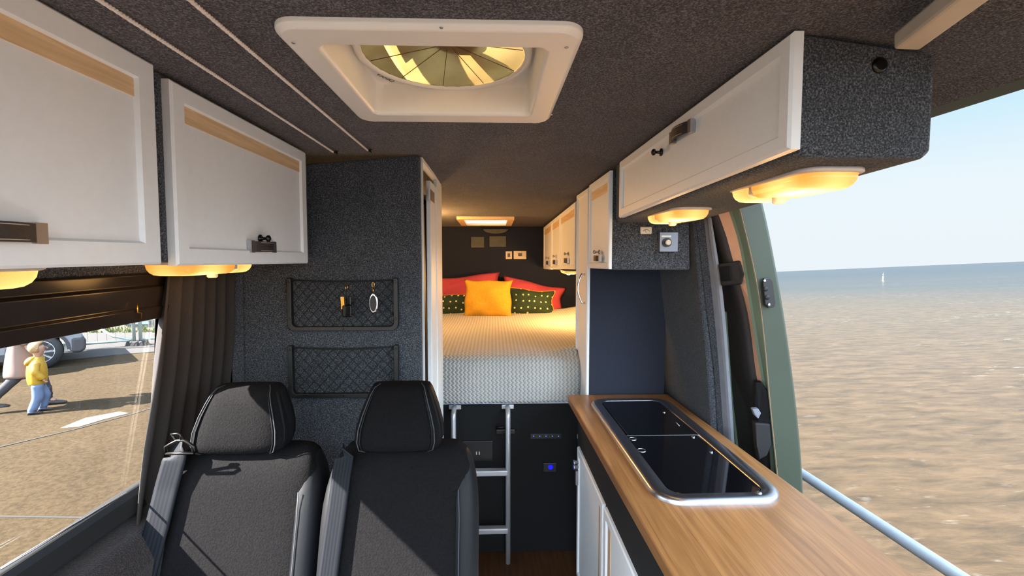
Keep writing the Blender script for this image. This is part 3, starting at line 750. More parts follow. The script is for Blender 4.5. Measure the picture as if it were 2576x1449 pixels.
mb = MB(); mb.loft([ell(.011,.026,-.0105), ell(.010,.025,-.013)]); mb.build('button_face', M['plastic'], k2)

# ------------------------------------------------------------------ seats
def seat(x0, x1, hx0, hx1, label, sg):
    cx = (x0+x1)/2; hw = (x1-x0)/2
    t = thing('van_seat', (cx, 1.0, 0), label, 'seat', 'pair of charcoal van seats facing the camera')
    yc = lambda z: 1.16-.30*(1.035-z)
    def rr(cx, hw, cy, hd, z, n=40, p=4.0, fr=0):
        pts = []
        for k in range(n):
            a = 2*PI*k/n; c_, s_ = math.cos(a), math.sin(a)
            pts.append(Vector((cx+hw*math.copysign(abs(c_)**(2/p), c_), cy+hd*math.copysign(abs(s_)**(2/p), s_), z)))
        return pts
    # backrest
    zs = [.42,.50,.60,.72,.82,.90,.96,1.00,1.025,1.038,1.046]
    rings = []
    for z in zs:
        w_ = hw*(1-.03*max(0,(z-.7)/.35)); d_ = .062
        if z > .99: q = (z-.99)/.057; w_ -= .035*q**2; d_ *= math.sqrt(max(.03,1-q*q*.95))
        rings.append(rr(cx, w_, yc(z), d_, z, 40, 5))
    br = MB().loft(rings).build('backrest', M['seat'], t)
    # side bolsters in leatherette
    for s_ in (-1, 1):
        rs = []
        for z in [.42,.50,.60,.72,.82,.88,.92,.955,.985,1.005,1.018,1.026]:
            q = max(0,(z-.86)/.168); k_ = math.sqrt(max(.02, 1-q**3))
            rs.append(rr(cx+s_*(hw-.018-.016*q*q), .035*(.35+.65*k_), yc(z)+.004, .069*k_, z, 20, 2.6))
        MB().loft(rs).build('bolster', M['seatside'], t)
        mb = MB(); mb.tube([(cx+s_*(hw-.030-.010*max(0,(z-.93)/.1)), yc(z)-.066+.03*max(0,(z-.95)/.06)**2, z) for z in zs[:-4]], .0013, 6); mb.build('piping', M['piping'], t)
    # headrest
    hcx = (hx0+hx1)/2; hh = (hx1-hx0)/2
    prof_ = [(1.042,.82,.7),(1.050,.95,.9),(1.07,1.0,1),(1.10,.98,1.02),(1.135,.89,1.0),(1.165,.79,.92),(1.185,.72,.80),(1.197,.66,.55),(1.201,.56,.22)]
    rings = [rr(hcx, hh*a, 1.15+.25*(z-1.05), .058*b, z, 40, 3.6) for z, a, b in prof_]
    h_ = MB().loft(rings).build('headrest', M['seat'], t)
    for s_ in (-1, 1):
        # leatherette side gussets
        rs = []
        for z, a, b in prof_[:-1]:
            w0 = hh*a; ccy = 1.15+.25*(z-1.05); bb = .058*b
            arc = []
            for k in range(9):
                an = -PI/2+PI*k/8*1.0; c_, s2 = math.cos(an), math.sin(an)
                arc.append(Vector((hcx+s_*(w0*max(.80, abs(c_)**(2/3.6)))*1.006, ccy+bb*.93*math.copysign(abs(s2)**(2/3.6), s2), z)))
            rs.append(arc)
        mb = MB().loft(rs, cap=False, closed=False); mb.build('gusset', M['seatside'], h_, solid=.002)
        mb = MB(); mb.tube([Vector((hcx+s_*hh*a*.86, 1.15+.25*(z-1.05)-.058*b*.93, z)) for z, a, b in prof_], .0013, 6); mb.build('piping', M['piping'], h_)
    for s_ in (-1, 1): MB().tube([(hcx+s_*.045,1.155,1.0),(hcx+s_*.045,1.158,1.06)], .006).build('headrest_post', M['steel'], t)
    # seat cushion
    rings = [rr(cx, hw, .86, .235*k, z, 40, 5) for z, k in ((.36,.97),(.38,1),(.45,1),(.475,.98),(.485,.9))]
    MB().loft(rings).build('seat_cushion', M['seat'], t)
    return t, yc
SG = 'pair of charcoal van seats facing the camera'
a = pt(400,1180,y=1.09).x; b = pt(790,1180,y=1.09).x
h0, h1 = pt(480,1090,y=1.13).x, pt(722,1090,y=1.13).x
s1_, yc = seat(a, b, h0, h1, 'charcoal van seat nearest the side window, lit by sunlight', 1)
a2, b2 = pt(822,1180,y=1.09).x, pt(1187,1180,y=1.09).x
h2, h3 = pt(890,1090,y=1.13).x, pt(1112,1090,y=1.13).x
s2_, yc = seat(a2, b2, h2, h3, 'charcoal van seat nearest the ladder, mostly in shade', -1)
# seat plinth
MB().box((-.82,.72,0.0),(-.06,1.16,.355)).build('seat_plinth', M['black'], label='black box plinth beneath the two seats', cat='plinth')

def belt(pts, label, w=.050, parent=None):
    """pts: centre line (u,v) in the photo placed on the seat's front"""
    P_ = []
    for (u, v, off) in pts:
        # find point where ray meets seat front plane
        d = ray(u, v); t_ = 1.0
        for _ in range(30):
            z = CZ+d.z*t_; t_ = (yc(min(z,1.03))-.072-off)/d.y
        P_.append(Vector((d.x*t_, d.y*t_, CZ+d.z*t_)))
    mb = MB(); L_ = 0; n = len(P_)
    fine = []
    for i in range(n-1):
        for k in range(6): fine.append(P_[i].lerp(P_[i+1], k/6))
    fine.append(P_[-1])
    dirs = [(fine[min(i+1,len(fine)-1)]-fine[max(i-1,0)]).normalized() for i in range(len(fine))]
    def fn(s, t_):
        j = int(round(t_*(len(fine)-1))); side = dirs[j].cross(Vector((0,-1,0))).normalized()
        return fine[j]+side*(s-.5)*w
    mb.grid(fn, 6, len(fine)-1, uvfn=lambda s, t_: (s, t_))
    return mb.build('webbing', M['belt'], parent, solid=.002), fine
bt = thing('seat_belt', pt(440,1130,y=1.06), 'dark seat belt over the seat nearest the side window, with chrome loop on top', 'seat belt')
belt([(444,1118,-.03),(440,1150,.005),(418,1230,.004),(396,1320,.004),(374,1400,.004),(350,1490,.004)], '', .056, bt)
mb = MB(); g = pt(447,1120,y=1.075)
def L3(u, v, y=1.065): return pt(u, v, y=y)
mb.tube([L3(418,1141),L3(416,1124),L3(430,1116),L3(446,1108),L3(462,1108),L3(474,1114),L3(487,1124),L3(489,1140)], .0035, 8)
mb.tube([L3(449,1109),L3(440,1104),L3(431,1092),L3(446,1091),L3(453,1093),L3(457,1108)], .0030, 8)
mb.tube([L3(418,1141),L3(489,1140)], .004, 8)
mb.build('belt_loop', M['iron'], bt)
bt2 = thing('seat_belt', pt(870,1140,y=1.06), 'dark ribbed seat belt over the seat nearest the ladder', 'seat belt')
belt([(868,1136,-.03),(866,1150,.005),(858,1200,.004),(848,1280,.004),(838,1350,.004),(822,1470,.004)], '', .046, bt2)
# green bottle between the seats
gb = thing('spray_bottle', (-.425,1.33,.0), 'bottle with a lime green cap just visible between the two seats', 'bottle')
q = pt(800,1262,y=1.33)
MB().lathe([(.035,0.0),(.038,.01),(.038,q.z-.06),(.018,q.z-.035)], (q.x,1.33,0), 'Z', 20).build('body', M['bottlewhite'], gb)
MB().lathe([(.018,q.z-.035),(.020,q.z+.02),(.016,q.z+.03)], (q.x,1.33,0), 'Z', 20).build('cap', M['limegreen'], gb)

# ------------------------------------------------------------------ bed, blanket, pillows
YB = 2.20
BD = thing('bed', (0, 3.1, 0), 'raised double bed across the rear of the van behind a dark panel', 'bed')
bz = pt(1250,1017,y=YB).z
MB().box((-.84,YB,0),(.445,YB+.03,bz-.002)).build('front_board', M['black'], BD, bevel=.002)
def lshape(z, xr_): return [(-.84,YB+.005,z),(.44,YB+.005,z),(.44,2.285,z),(xr_,2.285,z),(xr_,Y1-.01,z),(-.84,Y1-.01,z)]
mb = MB(); mb.prism([(x, y+(.028 if y < 2.21 else 0), z) for x, y, z in lshape(bz-.04,.80)], [(x, y+(.028 if y < 2.21 else 0), z) for x, y, z in lshape(bz-.002,.80)]); mb.build('platform', M['black'], BD)
MB().prism(lshape(bz,.79), lshape(1.005,.79)).build('mattress', M['sheet'], BD, bevel=.03, seg=4)
MB().box((-.30,YB-.001,bz+.002),(.43,YB+.004,bz+.012)).build('sheet_edge', M['sheet'], BD)
def fnb(s, t):
    x = -.835+1.63*s
    if t < .22:   # drop over the front
        q = t/.22; z = bz+.016+(1.0-bz-.03)*q; y = YB-.020-.012*math.sin(q*PI)-.004*math.sin(x*17)
    elif t < .32:
        q = (t-.22)/.10; an = q*PI/2; y = YB-.020+.06*(1-math.cos(an)); z = .986+.045*math.sin(an)
    else:
        q = (t-.32)/.68; y = YB+.04+1.62*q; z = 1.031+.012*math.sin(q*7+1.5*x)+.010*math.sin(x*6+q*3)*q+.018*q
    if s > .9: z += .02*(s-.9)/.1*(1 if t > .3 else 0)
    if x > .43 and t < .36: pass
    return Vector((x, y, z))
def uvb(s, t):
    a = 0
    if t < .22: a = t/.22*.22
    elif t < .32: a = .22+(t-.22)/.1*.09
    else: a = .31+(t-.32)/.68*1.62
    return (s*1.63, a)
mb = MB()
def fnb2(s, t): 
    p = fnb(s, t)
    # narrow the front so it passes beside the tall cupboard
    if p.y < 2.30: p.x = -.83+(p.x+.835)/1.63*(1.268)
    elif p.y < 2.42: k = (p.y-2.30)/.12; w_ = 1.268+(1.60-1.268)*k; p.x = -.83+(p.x+.835)/1.63*w_
    return p
mb.grid(fnb2, 60, 60, uvfn=lambda s, t: ((fnb2(s,t).x), uvb(s,t)[1]))
mb.build('blanket', M['blanket'], solid=.012, label='ivory zigzag knitted blanket spread over the bed and hanging at its foot', cat='blanket')

def cushion(name, u0, v0, u1, v1, y, mat, label, cat, rot=0, lean=.25, th=.07, group=None, piping=None, pinch=.10):
    a = pt(u0, v1, y=y); b = pt(u1, v0, y=y); w_ = (b.x-a.x)/2; h = (b.z-a.z)/2; c_ = Vector(((a.x+b.x)/2, y, (a.z+b.z)/2))
    R_ = Matrix.Rotation(rot, 3, 'Y') @ Matrix.Rotation(-lean, 3, 'X')
    seed_ = u0*.01
    def fn(side):
        def g(s, t):
            p, q = 2*s-1, 2*t-1
            ix = p*w_*(1-pinch*(1-q*q)*(1+.5*math.sin(4*q+seed_))); iz = q*h*(1-pinch*(1-p*p)*(1+.6*math.sin(3.5*p+seed_*2)))
            d = th*((1-p**2)*(1-q**2))**.55*(1+.10*math.sin(5*p+3*q)+.07*math.sin(9*q-6*p+seed_))
            return c_+R_ @ Vector((ix, side*d, iz))
        return g
    mb = MB(); uvf = lambda s, t: (s*w_*2, t*h*2)
    mb.grid(fn(-1), 20, 20, uvfn=uvf); mb.grid(fn(1), 20, 20, uvfn=uvf)
    o = mb.build(name, mat, label=label, cat=cat, group=group, loc=c_)
    if piping:
        pts = []
        g = fn(0)
        for k in range(20): pts.append(g(k/20, 0))
        for k in range(20): pts.append(g(1, k/20))
        for k in range(20): pts.append(g(1-k/20, 1))
        for k in range(20): pts.append(g(0, 1-k/20))
        MB().tube(pts, .0035, 5, closed=True).build('piping', piping, o)
    return o
cushion('pillow', 1040,688,1262,800,3.92,M['red'],'dusty red pillow at the back left of the bed','pillow',rot=-.06,lean=.35,th=.09)
cushion('pillow', 1258,706,1422,792,3.92,M['red'],'dusty red pillow at the back right of the bed','pillow',rot=.20,lean=.35,th=.09)
cushion('pillow', 1045,738,1185,798,3.74,M['dots'],'dark green dotted cushion left of the mustard cushion','cushion',rot=.03,lean=.3,th=.07,piping=M['mustard'])
cushion('pillow', 1272,726,1396,798,3.74,M['dots'],'dark green dotted cushion right of the mustard cushion','cushion',rot=.08,lean=.3,th=.07,piping=M['mustard'])
cushion('pillow', 1166,702,1290,801,3.60,M['mustard'],'square mustard velvet cushion in the middle of the pillows','cushion',rot=.02,lean=.25,th=.085)

# bedroom lockers on the right
XB = .47
edges_u = [1453,1413,1391,1371]
for i in range(3):
    yn = XB*F/(edges_u[i]-VPX); yf = XB*F/(edges_u[i+1]-VPX)
    yn += .0; yf = min(yf-.01, Y1-.01)
    lab = ['nearest of the three small white lockers above the bed', 'middle one of the three small white lockers above the bed', 'farthest of the three small white lockers above the bed'][i]
    t = thing('bed_locker', (XB, (yn+yf)/2, 1.46), lab, 'locker', 'small white lockers above the bed')
    zn, zf = pt(edges_u[i],678,x=XB).z, pt(edges_u[i+1],677,x=XB).z
    tn, tf = min(pt(edges_u[i],507+(1453-edges_u[i])*.79,x=XB).z, ceil_z(yn)-.003), min(pt(edges_u[i+1],507+(1453-edges_u[i+1])*.79,x=XB).z, ceil_z(yf)-.003)
    mb = MB(); mb.hexa([(XB,yn,zn),(.745,yn,zn),(.745,yf+.008,zf),(XB,yf+.008,zf),(XB,yn,ceil_z(yn)-.002),(.715,yn,ceil_z(yn)-.02),(.715,yf+.008,ceil_z(yf)-.02),(XB,yf+.008,ceil_z(yf)-.002)])
    mb.build('carcass', M['carpetd'], t)
    door, P = panel_door(t, [(XB,yn+.003,zn),(XB,yf,zf),(XB,yf,tf),(XB,yn+.003,tn)], (-1,0,0), strip=(.80,.915), margin=.022, th=.014, rec=.006)
    hp = P(.45 if i < 2 else .3, .14, .012); strap_handle(door, hp, (0,1,0), (-1,0,0), .09, .03); knob(door, P(.4 if i<2 else .3, .25, .012), (-1,0,0), .010, 'steel')
oblong_lamp(-.56, 3.0, ceil_z(3.0)-.002, .27, .115, False, 'unseen amber lamp added on the ceiling over the left side of the bed', 6.4, h=.02)  # added lamp, hidden behind the wardrobe, for even warm light on the bed
t = oblong_lamp(.57, 3.25, 1.435, .27, .115, False, 'small lit amber lamp under the lockers above the bed', 5.6, h=.02)
# things on the rear wall
def wallplate(u0, v0, u1, v1, mat, name, label, cat, th=.01):
    o, a, b = frontbox(name, u0, v0, u1, v1, Y1, th, mat, label, cat)
    return o, a, b
o, a, b = wallplate(1272,632,1288,652,M['label'],'light_switch','ivory switch plate on the rear wall, left of the wide socket plate','switch')
MB().box((a.x+.018,Y1-.014,a.z+.02),(b.x-.018,Y1-.010,b.z-.02)).build('display', M['ink'], o)
o, a, b = wallplate(1292,631,1324,652,M['label'],'socket_plate','wide ivory socket plate on the rear wall','socket')
MB().box(((a.x+b.x)/2-.018,Y1-.014,a.z+.028),((a.x+b.x)/2+.018,Y1-.010,b.z-.022)).build('socket', M['ink'], o)
wallplate(1185,596,1218,623,M['darkpatch'],'wall_patch','plain grey square patch on the rear wall, left one of two','patch')
wallplate(1231,594,1273,621,M['darkpatch'],'wall_patch','wider grey patch on the rear wall, right one of two','patch')
mb = MB(); a = pt(1216,577,y=Y1); b = pt(1278,577,y=Y1); r = (b.x-a.x)/2
arc = [(a.x+r+r*math.cos(PI+PI*k/16), a.z-.05+.0+.04*math.sin(PI+PI*k/16)*1.0+.05) for k in range(17)]
mb.prism([(x, Y1-.03, z) for x, z in arc], [(x, Y1-.0005, z) for x, z in arc]); mb.build('wall_vent', M['darkpatch'], label='rounded grey cover at the top of the rear wall under the roof hatch', cat='cover')

# ladder
YL = 2.12
LD = thing('bed_ladder', (0, YL, 0), 'aluminium tube ladder leaning on the dark panel below the bed', 'ladder')
xa, xb = pt(1141,1100,y=YL).x, pt(1278,1100,y=YL).x; ztl = pt(1278,1036,y=YL).z
for x in (xa, xb):
    MB().tube([(x,YL-.0,0.0),(x,YL,ztl-.03),(x,YL+.004,ztl-.008),(x,YL+.03,ztl),(x,YB-.002,ztl)], .0125, 12).build('rail', M['alu'], LD)
    MB().box((x-.030,YB-.008,ztl-.012),(x+.032,YB-.0005,ztl+.010)).build('bracket', M['alu'], LD, bevel=.003)
for v in (1187, 1332):
    z = pt(1230,v,y=YL).z; MB().box((xa,YL-.018,z-.016),(xb,YL+.016,z+.013)).build('rung', M['alu'], LD, bevel=.006, seg=3)
# fittings on the bed's front board
o, a, b = frontbox('hatch_latch', 1248,1078,1296,1091,YB,.012,M['iron'],'dark bolt latch on the panel below the bed, behind the ladder','latch')
mb = MB(); mb.tube([(a.x,YB-.016,b.z+.014),(a.x+.05,YB-.016,b.z+.014)], .005); mb.tube([(a.x+.01,YB-.016,b.z+.014),(a.x+.01,YB-.006,b.z-.004)], .003); mb.build('bolt', M['iron'], o)
o, a, b = frontbox('usb_socket', 1163,1108,1240,1160,YB,.006,M['plastic'],'black socket recess with two pale slots on the panel below the bed','socket')
mb = MB()
for u in (1199, 1206):
    q = pt(u,1140,y=YB-.006); mb.box((q.x-.003,YB-.0075,q.z-.008),(q.x+.002,YB-.006,q.z+.008))
mb.build('slots', M['label'], o)
o, a, b = frontbox('light_strip', 1334,1090,1412,1104,YB,.004,M['plastic'],'black strip with a row of five tiny blue lights','indicator')
for k in range(5):
    q = pt(1342+15.8*k,1097,y=YB-.004); MB().lathe([(.0026,0),(.0026,.002)], q, 'Y', 10).build('indicator_light', M['blueled'], o)
o, a, b = frontbox('rocker_switch', 1366,1163,1400,1187,YB,.008,M['plastic'],'black rocker switch with a glowing blue button','switch')
q = pt(1385,1175,y=YB-.008); MB().lathe([(.013,0),(.010,.003)], q, 'Y', 20).build('lit_button', M['bluelight'], o)

# dark recess panel behind the worktop
MB().box((.447,1.993,0),(.80,1.995,1.495)).build('wall_partition', M['navy'], kind='structure')

# ------------------------------------------------------------------ kitchen
ZW = .90
xl0, xl1 = .345, .362    # far / near left edge
xr0, xr1 = .812, .852
YN = -.30; YF = 1.985
def lerpx(a, b, y): return a+(b-a)*(YF-y)/(YF-.9)
mb = MB(); T = [(lerpx(xl0,xl1,YN),YN),(lerpx(xr0,xr1,YN),YN),(xr0,YF),(xl0,YF)]
mb.hexa([(x,y,ZW-.034) for x, y in T]+[(x,y,ZW) for x, y in T]); mb.build('worktop', M['oak'], bevel=.004, label='oiled oak worktop with end to end staves beside the open door', cat='worktop')
KC = thing('kitchen_cabinet', (.6, .9, 0), 'kitchen base cabinet with white doors and pine inlays under the oak worktop', 'cabinet')
MB().box((.392,YN+.02,.0),(.805,YF-.01,ZW-.035)).build('carcass', M['black'], KC)
ztd = pt(1500,1220,x=.382).z
ztd = .68
for i, (ya, yb_) in enumerate(((1.470,1.93),(.99,1.455),(.51,.975),(.03,.495))):
    ss = (.085,.15) if i % 2 == 0 else (.85,.915)
    door, P = panel_door(KC, [(.392,ya,.08),(.392,yb_,.08),(.392,yb_,ztd),(.392,ya,ztd)], (-1,0,0), strip=ss, strip_side='side', margin=.03, th=.012, wood_m='pinez')
    if i == 0: hdoor = door
mb = MB(); p = pt(1459,1300,x=.378); yh = 1.90
for z in (.62,.60): mb.lathe([(.008,0),(.008,-.014),(.012,-.016),(.012,-.022)], (.38,yh,z), 'X', 12)
mb.box((.368,yh-.01,.52),(.379,yh+.012,.585)); mb.build('latch', M['steel'], hdoor)

# hob and sink unit
HB = thing('hob_sink_unit', (.60, 1.48, ZW), 'steel framed hob and sink unit with two black glass lids set in the oak worktop', 'hob')
y0h, y1h = 1.083, 1.893; xc = lambda y: .5*(.42+.765)+.010*(1.893-y)/.81
def hring(ins, z, r, dx=0):
    iy = ins*.72
    pts = []
    for x, y in rrect(0, 0, .176-ins, .405-iy, max(.01, r-ins*.8), 8):
        yy = 1.488+y; pts.append((xc(yy)+x+(.003 if x>0 else 0)*(1.893-yy), yy, z))
    return pts
mb = MB(); mb.loft([hring(0,ZW,.075), hring(0.001,ZW+.007,.075), hring(.004,ZW+.012,.075), hring(.012,ZW+.015,.075), hring(.046,ZW+.0145,.075), hring(.048,ZW+.009,.075), hring(.050,ZW+.004,.075)], cap=False)
mb.build('steel_frame', M['steel'], HB)
MB().prism(hring(.044,ZW+.001,.075), hring(.044,ZW+.006,.075)).build('tray', M['black'], HB)
# two glass lids with a slit between
def half(y_lo, y_hi, name):
    base = hring(.051, 0, .075); pts = []
    for (x, y, _) in base: pts.append((x, min(y_hi, max(y_lo, y))))
    clean = []
    for p in pts:
        if not clean or (Vector(p)-Vector(clean[-1])).length > 1e-4: clean.append(p)
    if (Vector(clean[0])-Vector(clean[-1])).length < 1e-4: clean.pop()
    mb = MB(); mb.prism([(x,y,ZW+.0062) for x, y in clean], [(x,y,ZW+.0125) for x, y in clean]); return mb.build(name, M['glassblk'], HB, bevel=.0012)
far = half(1.497, 1.9, 'far_lid'); near = half(1.0, 1.493, 'near_lid')
MB().box((.470,1.4935,ZW+.0062),(.73,1.4965,ZW+.0132)).build('lid_gap_strip', M['steel'], HB)
def dot(u, v, r, par, ringy=False, name='lid_fitting'):
    q = pt(u, v, z=ZW+.0125); mb = MB()
    if ringy: mb.tube([q+Vector((r*math.cos(2*PI*k/20), r*math.sin(2*PI*k/20), .0005)) for k in range(20)], .0013, 6, closed=True)
    else: mb.lathe([(r,0),(r*.9,.003),(r*.5,.004)], q, 'Z', 16)
    mb.build(name, M['chrome'], par)
dot(1592,1104,.012,far,True); dot(1614,1133,.013,near,True)
for u, v, par in ((1671,1038,far),(1744,1100,far),(1789,1138,near),(1908,1241,near)): dot(u, v, .006 if v < 1200 else .009, par)
mb = MB(); a = pt(1701,1063,z=ZW+.0128); b = pt(1709,1071,z=ZW+.0128); mb.tube([a, b], .0012, 6); mb.build('marking', M['bottlewhite'], far)

# ------------------------------------------------------------------ door aperture: seal and open sliding door
def poly(pts, y): return [pt(u, v, y=y) for u, v in pts]
def resamp(pts, n=16):
    vs = [p[1] for p in pts]; out_ = []
    for k in range(n+1):
        v = vs[0]+(vs[-1]-vs[0])*k/n
        for (a, b) in zip(pts, pts[1:]):
            if a[1] <= v <= b[1]: out_.append((a[0]+(b[0]-a[0])*(v-a[1])/(b[1]-a[1]), v)); break
        else: out_.append(pts[-1])
    return out_
def smoothp(P_):
    for _ in range(2): P_ = [P_[0]]+[(P_[i-1]+P_[i]*2+P_[i+1])/4 for i in range(1, len(P_)-1)]+[P_[-1]]
    return P_
seal_l = [(1768,520),(1770,548),(1786,690),(1805,873),(1820,1083),(1826,1200),(1832,1400)]
seal_r = [(1783,520),(1785,548),(1806,653),(1823,795),(1832,926),(1841,1036),(1850,1200),(1858,1400)]
SL, SR = smoothp(poly(resamp(seal_l), 1.60)), smoothp(poly(resamp(seal_r), 1.575))
mb = MB(); rings = []
for a, b in zip(SL, SR):
    m_ = (a+b)/2; rings.append([a, a+Vector((.004,-.012,0)), m_+Vector((-.004,-.010,0)), m_+Vector((.001,-.018,0)), b+Vector((0,-.008,0)), b, b+Vector((0,.03,0)), a+Vector((0,.03,0))])
mb.loft(rings, 0, False)
mb.build('trim_4', M['rubber'], kind='structure', bevel=.001)
# pillar skin between wall edge and seal
pe = [(1745,520),(1752,548),(1773,742),(1800,952),(1805,1078),(1812,1200),(1820,1400)]
PE = smoothp(poly(resamp(pe), 1.615)); mb = MB(); mb.loft([[a, b, b+Vector((.03,.05,0)), a+Vector((.05,.05,0))] for a, b in zip(PE, SL)], 0, False); mb.build('trim_5', M['carpetd'], kind='structure')
# pale green body edge sliver behind the seal
mb = MB(); g0 = poly(resamp([(1812,784),(1838,1000),(1850,1110),(1862,1240),(1880,1400)]), 1.66); g1 = poly(resamp([(1828,784),(1843,1000),(1856,1110),(1872,1240),(1890,1400)]), 1.66)
mb.loft([[a, b, b+Vector((0,.02,0)), a+Vector((0,.02,0))] for a, b in zip(g0, g1)], 0, False); mb.build('trim_6', M['greenl'], kind='structure')

SD = thing('sliding_door', (1.0, 1.9, 0), 'sage green sliding side door of the van, slid open towards the rear', 'door')
oE = [(1905,470),(1915,509),(1934,590),(1946,663),(1950,671),(1978,847),(1999,1004),(2014,1156),(2018,1240),(2024,1400)]
oD = [(1850,470),(1862,532),(1889,637),(1910,742),(1925,873),(1936,1004),(1952,1161),(1957,1203),(1968,1400)]
oC = [(1815,480),(1831,527),(1857,595),(1873,690),(1894,821),(1910,926),(1926,1004),(1940,1161),(1946,1400)]
oB = [(1785,480),(1802,538),(1828,574),(1840,653),(1862,715),(1879,763),(1894,873),(1901,952),(1926,1040),(1938,1161),(1944,1400)]
E_ = smoothp(poly(resamp(oE,24), 1.45)); D_ = smoothp(poly(resamp(oD,24), 1.462)); C_ = smoothp(poly(resamp(oC,24), 1.50)); B_ = smoothp(poly(resamp(oB,24), 1.53))
def shear(a, dy, dx=0): return [p+Vector((dx, dy, 0)) for p in a]
mb = MB(); mb.loft([[d, e_, e_+Vector((.012,.012,0)), e_+Vector((.030,.95,0)), e_+Vector((.0,.95,0)), d+Vector((0.02,.03,0))] for d, e_ in zip(D_, E_)], 0, False)
mb.build('outer_skin', M['green'], SD, bevel=.003)
mb = MB(); mb.loft([[c_, c_+Vector((.006,-.008,0)), d+Vector((-.005,-.004,0)), d, d+Vector((.02,.03,0)), c_+Vector((.02,.03,0))] for c_, d in zip(C_, D_)], 0, False)
mb.build('inner_flange', M['greenl'], SD)
mb = MB(); mb.loft([[b_, c_, c_+Vector((.012,.02,0)), b_+Vector((.012,.02,0))] for b_, c_ in zip(B_, C_)], 0, False); mb.build('foam_strip', M['peach'], SD)
mb = MB(); mb.tube([d+Vector((-.002,-.003,0)) for d in D_], .0022, 6); mb.build('seam_ridge', simple('tan sealant bead', (130, 104, 78), .6), SD)
A_ = [p+Vector((.045,.30,0)) for p in B_]
mb = MB(); mb.loft([[b_, b_+Vector((-.012,.03,0)), a_, a_+Vector((.03,0,0)), b_+Vector((.012,.02,0))] for a_, b_ in zip(A_, B_)], 0, True); mb.build('inner_trim', M['trim'], SD)
# handle block at the top, latch handle lower, contact plate
a = pt(1808,716,y=1.53); b = pt(1868,660,y=1.50)
mb = MB(); q = [pt(1806,664,y=1.555), pt(1862,655,y=1.50), pt(1872,690,y=1.49), pt(1866,716,y=1.50), pt(1814,720,y=1.555)]
mb.prism(q, [p+Vector((.03,.05,0)) for p in q]); mb.build('grab_cup', M['rubberb'], SD, bevel=.006, seg=3)
q = [pt(1810,671,y=1.553), pt(1838,668,y=1.523), pt(1840,705,y=1.523), pt(1815,708,y=1.553)]
mb = MB(); mb.prism(q, [p+Vector((-.004,-.006,0)) for p in q]); mb.build('grab_face', M['seatside'], SD, bevel=.003)
q = [pt(1900,962,y=1.49), pt(1917,962,y=1.48), pt(1932,985,y=1.47), pt(1940,1045,y=1.465), pt(1934,1068,y=1.467), pt(1908,1068,y=1.49), pt(1896,1030,y=1.50)]
mb = MB(); mb.prism(q, [p+Vector((.01,.03,0)) for p in q]); mb.build('latch_housing', M['seatside'], SD, bevel=.004, seg=3)
q = [pt(1893,1030,y=1.475), pt(1908,1028,y=1.47), pt(1915,1040,y=1.468), pt(1908,1054,y=1.47), pt(1899,1046,y=1.475)]
mb = MB(); mb.prism(q, [p+Vector((.004,.02,0)) for p in q]); mb.build('latch_lever', M['rubber'], SD, bevel=.002)
q = [pt(1898,1064,y=1.48), pt(1940,1066,y=1.462), pt(1942,1120,y=1.46), pt(1930,1148,y=1.46), pt(1908,1160,y=1.47), pt(1902,1120,y=1.48)]
mb = MB(); mb.prism(q, [p+Vector((.01,.035,0)) for p in q]); mb.build('lower_cover', M['rubberb'], SD, bevel=.006, seg=3)
q = [pt(1914+dx, v, y=1.449) for dx, v in ((4,700),(20,699),(26,708),(33,762),(30,772),(16,775),(8,766),(2,712))]
mb = MB(); mb.prism(q, [p+Vector((.002,-.006,0)) for p in q]); cp = mb.build('contact_plate', M['plastic'], SD, bevel=.0015)
for u, v in ((1923,706),(1934,766)): MB().lathe([(.006,0),(.004,.003)], pt(u,v,y=1.442), 'Y', 12).build('screw', M['steel'], cp)
for u, v in ((1926,727),(1930,748)): MB().lathe([(.008,0),(.008,.002),(.003,.003)], pt(u,v,y=1.442), 'Y', 14).build('contact', M['rubberb'], cp)

